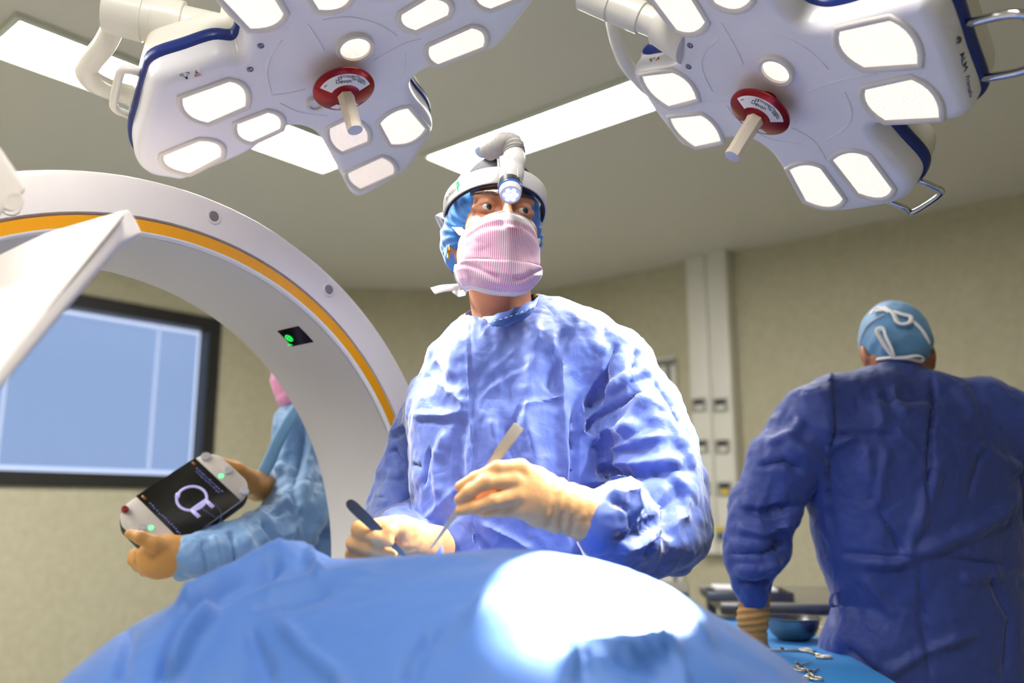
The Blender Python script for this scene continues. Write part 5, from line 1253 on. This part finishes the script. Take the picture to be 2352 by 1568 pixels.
_tg = BVHTree.FromPolygons([tuple(v) for v in gv2], [tuple(int(i) for i in q) for q in gq])
# tie at the side of the waist
q0 = at(1921, 1368, 2.02)
MB().tube(catmull([at(1925, 1358, 2.03), at(1912, 1365, 2.01), at(1908, 1382, 2.0), at(1914, 1392, 2.0), at(1926, 1390, 2.02)], 6, False), .0045, 8, flat=.4).build('gown_tie', M_gownd, gownA, angle=180)
def simple_hand(h, wr, d, side, palm_n, spread=.2, curl=.5, sc=1.0):
    """gloved hand: wrist point, direction of the fingers, thumb side, palm normal"""
    d = nrm(d); side = nrm(side-d*np.dot(side, d)); pn = nrm(palm_n-d*np.dot(palm_n, d)-side*np.dot(palm_n, side))
    for k, (o_, ln) in enumerate(((.030, .072), (.010, .080), (-.011, .074), (-.031, .058))):
        k0 = wr+d*.090*sc+side*o_*sc; h.cone(wr+side*o_*.5*sc, k0, .017*sc, .0125*sc, .012)
        a1 = curl*(1+.12*k); e1 = nrm(d*math.cos(a1*.6)+pn*math.sin(a1*.6)+side*spread*o_*4); p1 = k0+e1*ln*.48*sc
        e2 = nrm(d*math.cos(a1*1.6)+pn*math.sin(a1*1.6)); p2 = p1+e2*ln*.32*sc; e3 = nrm(d*math.cos(a1*2.3)+pn*math.sin(a1*2.3)); p3 = p2+e3*ln*.26*sc
        h.chain([(k0, .0112*sc), (p1, .0098*sc), (p2, .0088*sc), (p3, .0076*sc)], .005)
    t0_ = wr+d*.028*sc+side*.026*sc; t1_ = t0_+nrm(side*.75+d*.7+pn*.35)*.042*sc; t2_ = t1_+nrm(side*.25+d+pn*.45)*.032*sc; t3_ = t2_+nrm(d+pn*.6)*.024*sc
    h.chain([(t0_, .017*sc), (t1_, .0125*sc), (t2_, .0105*sc), (t3_, .0085*sc)], .008)
    return h
h = SDF(.0035); wp = at(1728, 1470, 2.10); h.chain([(at(1734, 1362, 2.088), .036), (at(1729, 1420, 2.095), .034), (wp, .032)], .01)
simple_hand(h, wp, np.array([.05, .25, -1.]), np.array([1., .1, 0]), np.array([0., 1, .2]), curl=.35)
v_, q_ = h.mesh(1); n_ = vnormals(v_, q_); pz = proj(v_)
v_ = v_+n_*(.0016*np.sin((pz[:, 1]+.12*pz[:, 0]+6*hashnoise(v_*20, 3))/2.6)*np.clip((1480-pz[:, 1])/40, 0, 1))[:, None]
mesh('glove', v_, q_, M_glovet, aide, angle=180)
h = SDF(.004); wp = at(2375, 1450, 2.2); h.chain([(at(2390, 1370, 2.14), .036), (wp, .032)], .01); simple_hand(h, wp, np.array([-.2, .6, -.8]), np.array([-1., 0, 0]), np.array([0., .6, .8]), curl=.35); v_, q_ = h.mesh(1); mesh('glove', v_, q_, M_glovet, aide, angle=180)
trousers([[hipA+np.array([sg*.07, 0, -.05]), np.array([hipA[0]+sg*.10, 2.10, .46]), np.array([hipA[0]+sg*.11, 2.08, .09])] for sg in (-1, 1)], aide)
# ================================================================ NURSE with the pendant, behind the ring
ctr = [(298, 1157), (447, 1058), (553, 1156), (435, 1241)]                # the screen's corners
tab_out = [(262, 1186), (472, 1040), (588, 1130), (372, 1275)]
Pd, Pa, Pb, Pc = at(*tab_out[0], 1.95), at(*tab_out[1], 2.09), at(*tab_out[2], 2.07), at(*tab_out[3], 1.93)
cT = (Pa+Pb+Pc+Pd)/4; ex = nrm((Pa-Pd)+(Pb-Pc)); ey = (Pa-Pb)+(Pd-Pc); ey = nrm(ey-ex*np.dot(ex, ey)); ez = np.cross(ex, ey); ez = ez if np.dot(ez, ORI-cT) > 0 else -ez
TL_ = np.linalg.norm((Pa-Pd)+(Pb-Pc))/2; TW_ = np.linalg.norm((Pa-Pb)+(Pd-Pc))/2
TT = frame(cT, ex, np.cross(ez, ex), ez)
def on_tab(px, py): p = onplane(px, py, cT, ez)-cT; return np.array([p@ex, p@np.cross(ez, ex)])
tab = root('tablet_controller', cT, 'white touch-screen control pendant held by gloved hands inside the ring', 'tablet controller')
def rrect(w, h_, r, n=8, bulge=0):
    P = []
    for cx, cy, a0 in ((w/2-r, h_/2-r, 0), (-w/2+r, h_/2-r, 90), (-w/2+r, -h_/2+r, 180), (w/2-r, -h_/2+r, 270)):
        for i in range(n+1):
            a = math.radians(a0+90*i/n); x, y = cx+r*math.cos(a), cy+r*math.sin(a); P.append([x+np.sign(x)*bulge*max(0, 1-(2*y/h_)**2)*(abs(x) > w*.4), y])
    return np.array(P)
M_tabw = mat('pendant_shell', (214, 206, 198), .45); M_tabb = mat('pendant_rubber', (30, 30, 30), .6)
RR = rrect(TL_, TW_, .035, 8, .012)
lp = lambda k, z: [TT @ Vector((p[0]*k, p[1]*k, z)) for p in RR]
MB().loops([lp(.975, .012), lp(.99, .011), lp(1, .006), lp(1, -.004)], True, False).build('pendant_face', M_tabw, tab, angle=50)
MB().loops([lp(1, -.004), lp(1.012, -.006), lp(1.012, -.03), lp(.95, -.036)], False, True).build('pendant_grip', M_tabb, tab, angle=50)
sc4 = [on_tab(*p) for p in ctr]; sm = np.mean(sc4, 0); sw = (abs(sc4[1][0]-sc4[0][0])+abs(sc4[2][0]-sc4[3][0]))/2; sh_ = (abs(sc4[0][1]-sc4[3][1])+abs(sc4[1][1]-sc4[2][1]))/2
scr = MB().box(TT @ Matrix.Translation((sm[0], sm[1], .0125)), sw, sh_, .0012).build('screen', M_black, tab, smooth=False)
M_ico = mat('screen_icon', (170, 165, 215), .5, emit=(170, 165, 215), estr=.6); M_txt = mat('screen_text', (70, 74, 130), .5, emit=(70, 74, 130), estr=.6); M_or = mat('screen_orange', (120, 70, 20), .5, emit=(120, 70, 20), estr=.5); M_dim = mat('screen_blue', (20, 34, 80), .5, emit=(22, 36, 84), estr=.6)
def S_(u, v, z=.0136): return TT @ Vector((sm[0]+u*sw/2, sm[1]+v*sh_/2, z))
ico = MB(); r0 = sh_*.2; cI = (.05, -.05)
ico.tube([S_(cI[0]+r0*math.cos(a)/(sw/2), cI[1]+r0*math.sin(a)/(sh_/2)) for a in np.linspace(0, 6.2832, 33)], .0034, 6, False, flat=.3, up=tuple(ez))
for (u0, v0, u1, v1, r) in ((cI[0]-.28, cI[1]-.30, cI[0]+.28, cI[1]-.30, .004), (cI[0]-.24, cI[1]-.30, cI[0]-.24, cI[1]-.62, .0045), (cI[0]+.24, cI[1]-.30, cI[0]+.24, cI[1]-.62, .0045), (cI[0]-.28, cI[1]+.28, cI[0]-.16, cI[1]+.38, .005)): ico.tube([S_(u0, v0), S_(u1, v1)], r, 8, flat=.25, up=tuple(ez))
ico.build('scanner_icon', M_ico, scr, angle=180)
tx = MB(); rg = random.Random(3)
for (u, v0, v1) in ((-.88, -.75, .6), (.80, -.45, .70), (.72, -.4, .6)):
    v = v0
    while v < v1:
        d_ = rg.uniform(.05, .13); tx.tube([S_(u+rg.uniform(-.02, .02), v), S_(u+rg.uniform(-.02, .02), v+d_*.6)], .0012+rg.random()*.001, 5, flat=.3, up=tuple(ez)); v += d_
o_ = tx.build('screen_text', M_txt, scr, angle=180); tag(o_, kind='stuff')
bl = MB(); bl.tube([S_(cI[0]+.34*math.cos(a), cI[1]-.62+.5*math.sin(a)) for a in np.linspace(-2.6, .2, 22)], .0008, 5, flat=.4, up=tuple(ez)).tube([S_(cI[0], cI[1]-.45), S_(cI[0]+.06, cI[1]-.98)], .0014, 5, flat=.3, up=tuple(ez)); bl.build('screen_guide', M_dim, scr, angle=180)
MB().tube([S_(.84, .80), S_(.84, .92)], .003, 6, flat=.3, up=tuple(ez)).tube([S_(-.88, .74), S_(-.88, .9)], .003, 6, flat=.3, up=tuple(ez)).build('screen_marks', M_or, scr, angle=180)
def knob(name, px, py, r, m, h_=.006, ring_=None):
    c = on_tab(px, py); M = TT @ Matrix.Translation((c[0], c[1], .0115))
    o = MB().lathe([(r, -.001), (r, h_*.6), (r*.85, h_), (.0001, h_)], M, 24).build(name, m, tab)
    if ring_: MB().lathe([(r*1.0, 0), (r*1.25, 0), (r*1.25, .002), (r, .002)], M, 24, True).build('button_ring', ring_, o)
    return o
M_btn = mat('pendant_button', (205, 205, 214), .25, .3); M_rb = mat('stop_button', (150, 18, 24), .4); M_lg = mat('led_green', (120, 255, 170), .3, emit=(110, 255, 165), estr=1.2)
knob('button', 473, 1056, .0115, M_btn); knob('stop_button', 288, 1178, .0075, M_rb, .009, M_btn); knob('button', 524, 1088, .0105, M_btn); knob('button', 561, 1136, .0105, M_btn); knob('button', 327, 1218, .009, M_btn)
knob('green_lamp', 508, 1100, .0058, M_lg, .004); knob('green_lamp', 347, 1219, .0058, M_lg, .004)
# the nurse
hn = at(712, 808, 2.42); l_, f_, u_ = basis(math.radians(-62), math.radians(-22)); TN = frame(hn, l_, f_, u_); RN_ = np.array(TN.to_3x3()); WN = lambda x, y, z: np.array(TN @ Vector((x, y, z)))
neckN = at(750, 905, 2.46)
hv, hq = head_sdf(TN, .005, neckN).mesh(1)
b = SDF(.010); b.loft([(.85, -.52, 2.52, .15, .11, .4), (1.38, -.52, 2.50, .15, .09, .4)], .03).cone(neckN-np.array([0, 0, .07]), neckN, .07, .05, .03)
for sg in (-1, 1): b.chain([(np.array([-.52+sg*.09, 2.52, .84]), .085), (np.array([-.52+sg*.10, 2.52, .46]), .06), (np.array([-.52+sg*.11, 2.53, .09]), .04)], .02)
bv, bq = b.mesh(2); V, Q = join((hv, hq), (bv, bq))
nurse = tag(mesh('person', V, Q, M_skin2, angle=180), 'person in a pale blue gown behind the scanner ring holding a control tablet', 'person')
eyes(TN, nurse, (0, 1, -.2))
for sg in (-1, 1):
    q = SDF(.006); p = np.array([-.52+sg*.11, 2.52, .05]); q.cone(p, p+np.array([-.10, -.08, -.005]), .05, .042, .01); v_, q_ = q.mesh(1); v_[:, 2] = np.maximum(v_[:, 2], 0); mesh('shoe', v_, q_, M_shoe, nurse, angle=180)
s = SDF(.005); s.ell(WN(0, -.018, .046), (.083, .101, .094), RN_).ell(WN(0, -.06, .0), (.070, .058, .065), RN_, .03); s.half(WN(0, .055, 0), RN_ @ np.array([0, 1, -.25]), .006); s.half(WN(0, -.02, -.06), RN_ @ np.array([0, .4, -1]), .006)
v_, q_ = s.mesh(1); mesh('cap', v_, q_, M_cap2, nurse, angle=180)
M_pink = mat('mask_pink', (222, 150, 190), .65)
V = []; 
for j in range(24):
    v = j/23; hw, yf, ys, zf, zs = [np.interp(v, rows[:, 0], rows[:, k]) for k in range(1, 6)]
    for i in range(30):
        u = -1+2*i/29; th = u*1.54; c = math.cos(th); V.append(WN(hw*math.sin(th), ys+(yf-ys)*c**.8, zs+(zf-zs)*c**1.5))
mk = mesh('mask', V, [(j*30+i, j*30+i+1, (j+1)*30+i+1, (j+1)*30+i) for j in range(23) for i in range(29)], M_pink, nurse, angle=180); mk.modifiers.new('t', 'SOLIDIFY').thickness = .002
trousers([[np.array([-.52+sg*.085, 2.52, .82]), np.array([-.52+sg*.10, 2.52, .46]), np.array([-.52+sg*.11, 2.53, .09])] for sg in (-1, 1)], nurse)
s = SDF(.0055)
s.loft([(.40, -.50, 2.52, .25, .19, .4), (.85, -.49, 2.52, .20, .16, .4), (1.15, -.50, 2.50, .19, .15, .4), (1.33, -.50, 2.49, .18, .12, .4)], .03)
s.chain([(at(690, 985, 2.40), .075), (neckN-np.array([0, 0, .055]), .068), (at(800, 970, 2.56), .075)], .04)
s.chain([(at(705, 985, 2.38), .082), (at(700, 1090, 2.34), .080), (at(672, 1190, 2.24), .080), (at(600, 1232, 2.12), .062), (at(520, 1262, 2.02), .056), (at(440, 1280, 1.96), .050)], .02)
s.chain([(at(735, 985, 2.52), .075), (at(712, 1080, 2.50), .070), (at(660, 1110, 2.38), .050), (at(628, 1108, 2.30), .040)], .02)
gv, gq = s.mesh(2); Ng = vnormals(gv, gq)
lines = [([(600, 1190), (640, 1240), (650, 1290)], -.016, 14, 'v'), ([(560, 1220), (590, 1300)], .012, 14, 'r'), ([(530, 1215), (545, 1310)], -.014, 12, 'v'), ([(490, 1225), (510, 1310)], .010, 12, 'r'), ([(460, 1240), (475, 1320)], -.012, 10, 'v'), ([(640, 1140), (690, 1190), (660, 1240)], .016, 18, 'r'), ([(620, 1180), (660, 1165), (700, 1190)], -.014, 12, 'v'),
    ([(690, 940), (660, 1020), (640, 1100)], .010, 14, 'r'), ([(705, 960), (690, 1060), (672, 1130)], -.014, 14, 'v'), ([(720, 1000), (700, 1120), (680, 1190)], .014, 16, 'r'), ([(640, 1080), (690, 1090)], .008, 10, 'r')]
gv2 = gv+Ng*creases(gv, Ng, lines)[:, None]; Ng2 = vnormals(gv2, gq); gv2 = gv2+Ng2*(.014*crumple(gv*9, 111, 4, 2.2, .5))[:, None]
gN = mesh('gown', gv2, gq, M_gownl, nurse, angle=180)
MB().tube(catmull([at(698, 915, 2.30), at(668, 960, 2.25), at(640, 1010, 2.22), at(618, 1060, 2.21), at(598, 1100, 2.20)], 6, False), [.017]*25, 10, flat=.12, up=(0, -1, 0)).build('belt_tape', M_cap2, gN, angle=180)
# gloves: the near hand with its thumb on the face of the pendant, fingers folded behind; the far hand over the top corner
h = SDF(.003)
zz = lambda x, y, Y, r: (at(230+x*.2381, 1020+y*.2381, Y), r)
h.chain([zz(830, 1040, 1.955, .037), zz(720, 1060, 1.945, .040)], .01)
h.ell(at(230+570*.2381, 1020+1090*.2381, 1.935), (.048, .030, .047), None, .02)
h.chain([zz(640, 1000, 1.925, .022), zz(520, 960, 1.895, .0165), zz(390, 900, 1.885, .013), zz(285, 865, 1.89, .0105)], .008)
for (y0, y1, x1) in ((1060, 1060, 330), (1110, 1110, 320), (1170, 1165, 370), (1220, 1215, 440)): h.chain([zz(560, y0, 1.945, .017), zz(x1+60, y1, 1.955, .0135), zz(x1, y1+8, 1.985, .012), zz(x1+70, y1-50, 2.02, .011)], .006)
v_, q_ = h.mesh(1); mesh('glove', v_, q_, M_glovet, nurse, angle=180)
h = SDF(.003)
h.chain([zz(1640, 420, 2.29, .036), zz(1520, 400, 2.22, .036), zz(1440, 370, 2.17, .032)], .012)
for (x1, y1, x2, y2, Y2) in ((1300, 215, 1170, 170, 2.10), (1320, 260, 1190, 230, 2.145), (1350, 320, 1230, 300, 2.15), (1390, 390, 1290, 380, 2.15)): h.chain([zz(1450, 360, 2.17, .022), zz(x1, y1, 2.14, .0135), zz(x2, y2, Y2, .0105)], .008)
h.chain([zz(1470, 330, 2.15, .020), zz(1340, 240, 2.11, .014), zz(1180, 180, 2.095, .011)], .008)
v_, q_ = h.mesh(1); mesh('glove', v_, q_, M_glovet, nurse, angle=180)
# ================================================================ INSTRUMENT TABLE and things on it
M_blue2 = mat('table_cloth_blue', (58, 140, 214), .6, bump=[(12, .004, 2)])
tzt = .835
tc = at(1880, 1470, 2.33)
txd = np.array([1, -.10, 0]); txd = nrm(txd); tyd = np.array([-txd[1], txd[0], 0])
TX, TY = .545, 2.15
it = root('instrument_table', (TX, TY, 0), 'steel instrument table covered with a blue cloth beside the person in the dark gown', 'instrument table')
TM = lambda x, y, z: frame(np.array([TX, TY, z])+txd*x+tyd*y, txd, tyd, np.array([0, 0, 1.]))
mb = MB().box(TM(0, 0, tzt-.03), .42, .98, .04, .004); mb.build('table_top', M_steel, it)
MB().box(TM(0, -.01, tzt-.006), .425, .95, .012, .005, 3).build('table_cloth', M_blue2, it)
mb = MB()
mb.box(TM(0, .482, tzt-.002), .42, .016, .03, .004).build('table_rim', M_steel, it)
for sx in (-.19, .19):
    for sy in (-.46, .46): MB().box(TM(sx, sy, (tzt-.05)/2), .035, .035, tzt-.05, .004).build('leg', M_steel, it)
# steel counter behind
ct = root('steel_counter', (1.47, 3.02, 0), 'long steel counter behind the blue instrument table', 'counter')
CM = lambda x, y, z: frame(np.array([1.47, 3.02, z])+txd*x+tyd*y, txd, tyd, np.array([0, 0, 1.]))
cz = .868
M_ctop = mat('counter_steel', (168, 164, 152), .42, .85)
MB().box(CM(0, 0, cz-.015), 1.6, .62, .03, .005).build('counter_top', M_ctop, ct)
MB().box(CM(0, -.30, cz-.02), 1.602, .03, .035, .006).build('counter_edge', M_steel, ct)
for sx in (-.76, .76):
    for sy in (-.27, .27): MB().box(CM(sx, sy, (cz-.03)/2), .035, .035, cz-.03, .004).build('leg', M_steel, ct)
MB().box(CM(0, 0, .25), 1.55, .55, .02, .004).build('shelf', M_steel, ct)
# small table left, near the door
p0 = at(1545, 1350, 2.95); p1 = at(1608, 1357, 2.88)
stb = root('side_table', (p1[0]-.35, 3.05, 0), 'small grey steel side table by the white door', 'side table')
zs_ = p1[2]; d_ = nrm(np.array([1., -.2, 0])); e_ = np.array([-d_[1], d_[0], 0]); SM = lambda x, y, z: frame(np.array([p1[0]-.33, 3.10, z])+d_*x+e_*y, d_, e_, np.array([0, 0, 1.]))
MB().box(SM(0, 0, zs_-.012), .66, .40, .024, .004).build('table_top', M_grey, stb)
for sx in (-.315, .315):
    for sy in (-.21, .21): MB().box(SM(sx, sy, (zs_-.024)/2), .03, .03, zs_-.024, .003).build('leg', M_grey, stb)
# steel tray with instruments, left of the hand
tq = at(1672, 1402, 2.60); tr_ = root('instrument_tray', (tq[0], tq[1], tq[2]), 'open steel tray with clipped instruments left of the gloved hand on the counter', 'tray')
zt_ = cz+.0005; KM = lambda x, y, z: frame(np.array([tq[0]+.13, 2.90, zt_+z])+txd*x+tyd*y, txd, tyd, np.array([0, 0, 1.]))
mb = MB().box(KM(0, 0, .003), .26, .2, .005, .002)
for (x, y, sx, sy) in ((0, .1, .26, .005), (0, -.1, .26, .005), (.13, 0, .005, .2), (-.13, 0, .005, .2)): mb.box(KM(x, y, .014), sx, sy, .028, .002)
mb.build('tray_body', M_steel, tr_)
mb = MB()
for k in range(5): mb.tube([np.array(KM(-.10, -.07+k*.032, .034).translation), np.array(KM(.09, -.06+k*.03, .030).translation)], .006, 8)
mb.build('tray_rods', M_label, tr_)
# steel bowl
bc = at(1824, 1484, 2.24); bz = tzt+.0005; bc = np.array([bc[0], bc[1], bz])
rb = 62*pxm(2.24, 1425)
hb = rb*.80
prof = [(.0001, 0), (rb*.50, 0), (rb*.60, .003), (rb*.78, hb*.25), (rb*.92, hb*.6), (rb*.97, hb*.92), (rb*1.06, hb*.97), (rb*1.07, hb), (rb*.965, hb*1.0), (rb*.90, hb*.6), (rb*.74, hb*.25), (rb*.5, .005), (.0001, .004)]
tag(MB().lathe(prof, Matrix.Translation(Vector(bc)), 48).build('steel_bowl', M_steel, angle=50), 'round stainless steel bowl on the blue instrument table', 'bowl')
# instruments lying on the cloth
def scissor(name, px, py, ang, ln, label, cat='surgical instrument', openv=.12, rings=True):
    c = atz(px, py, tzt+.004); r = root(name, c, label, cat, 'instruments on the blue table'); a = math.radians(ang); d = np.array([math.cos(a), math.sin(a), 0])
    for sg in (-1, 1):
        e = nrm(d+np.array([-d[1], d[0], 0])*openv*sg); n = np.array([-e[1], e[0], 0])
        mb = MB().tube([c+e*ln*.5, c+e*ln*.2, c, c-nrm(d-np.array([-d[1], d[0], 0])*openv*sg)*0-e*ln*.30], [.0012, .003, .004, .003], 8, flat=.6)
        if rings:
            rc = c-e*ln*.40; mb.tube([rc+e*.013*math.cos(t)+n*.011*math.sin(t) for t in np.linspace(0, 6.283, 19)], .0025, 8, False)
        mb.build('instrument_half', M_inst, r, angle=180)
    MB().lathe([(.0001, .004), (.004, .003), (.0045, 0)], Matrix.Translation(Vector(c)+Vector((0, 0, .002))), 12).build('pivot_screw', M_screw, r)
scissor('surgical_clamp', 1797, 1492, 178, .13, 'steel clamp lying in front of the steel bowl, rings to the left')
scissor('surgical_scissors', 1832, 1528, 60, .12, 'open steel scissors lying below the bowl nearest the drape edge', openv=.3)
scissor('towel_clip', 1872, 1500, 95, .11, 'steel clip lying beside the dark gown at the right of the bowl')
scissor('needle_holder', 1862, 1545, 70, .14, 'steel needle holder lying nearest the camera against the dark gown', openv=.2)
scissor('surgical_clamp', 1900, 1440, 10, .11, 'steel clamp at the far right of the bowl behind the dark gown')
# ================================================================ LIGHT AND CAMERA
field = np.array([0., 1.33, 1.14])
def heads(L, uvs, target, e, size, blend):
    for i, (x, y) in enumerate(uvs):
        u = L.uv(x, y); p = L.w(u[0], u[1], .012); spot('lamp_beam', p, target, e, size, blend, .02)
heads(RL, [(1585, 220), (1700, 530), (1490, 930), (1245, 990), (460, 480), (600, 690)], field+np.array([.03, .05, 0]), SPOT_R, 36, .6)
heads(LL, [(720, 510), (945, 630), (610, 790), (1665, 630), (1780, 80), (1935, 230), (1390, 680)], field+np.array([.03, .06, 0]), SPOT_L, 36, .6)
# added off-axis spot at the center light for the bright pool on the drape
u = RL.uv(1035, 368); spot('lamp_beam', RL.w(u[0], u[1], .012), at(1372, 1385, .94), SPOT_D, 12.5, .12, .010)
# the headlight's own small beam
spot('headlight_beam', ML @ Vector((0, 0, .04)), (.25, .9, 1.35), 4, 40, .6, .008, (.85, .9, 1))
w = bpy.data.worlds.new('World'); sc.world = w; w.use_nodes = True; w.node_tree.nodes['Background'].inputs[0].default_value = (.8, .85, 1, 1); w.node_tree.nodes['Background'].inputs[1].default_value = .05
cam = bpy.data.cameras.new('camera'); cam.sensor_width = 36; cam.lens = 36*F/2352; cam.clip_start = .02
cam.dof.use_dof = True; cam.dof.focus_distance = 1.50; cam.dof.aperture_fstop = 2.0
co = bpy.data.objects.new('camera', cam); COL.objects.link(co); co.location = (0, 0, CAMZ); co.rotation_euler = (math.radians(90)+PITCH, 0, 0); sc.camera = co
sc.view_settings.view_transform = 'Standard'; sc.view_settings.look = 'None'; sc.view_settings.gamma = 1; sc.view_settings.use_curve_mapping = False; sc.view_settings.exposure = EXPO
sc.cycles.use_denoising = True; sc.cycles.max_bounces = 7; sc.cycles.diffuse_bounces = 4; sc.cycles.glossy_bounces = 3; sc.cycles.use_adaptive_sampling = True; sc.cycles.adaptive_threshold = .06; sc.cycles.adaptive_min_samples = 16; sc.cycles.sample_clamp_indirect = 6
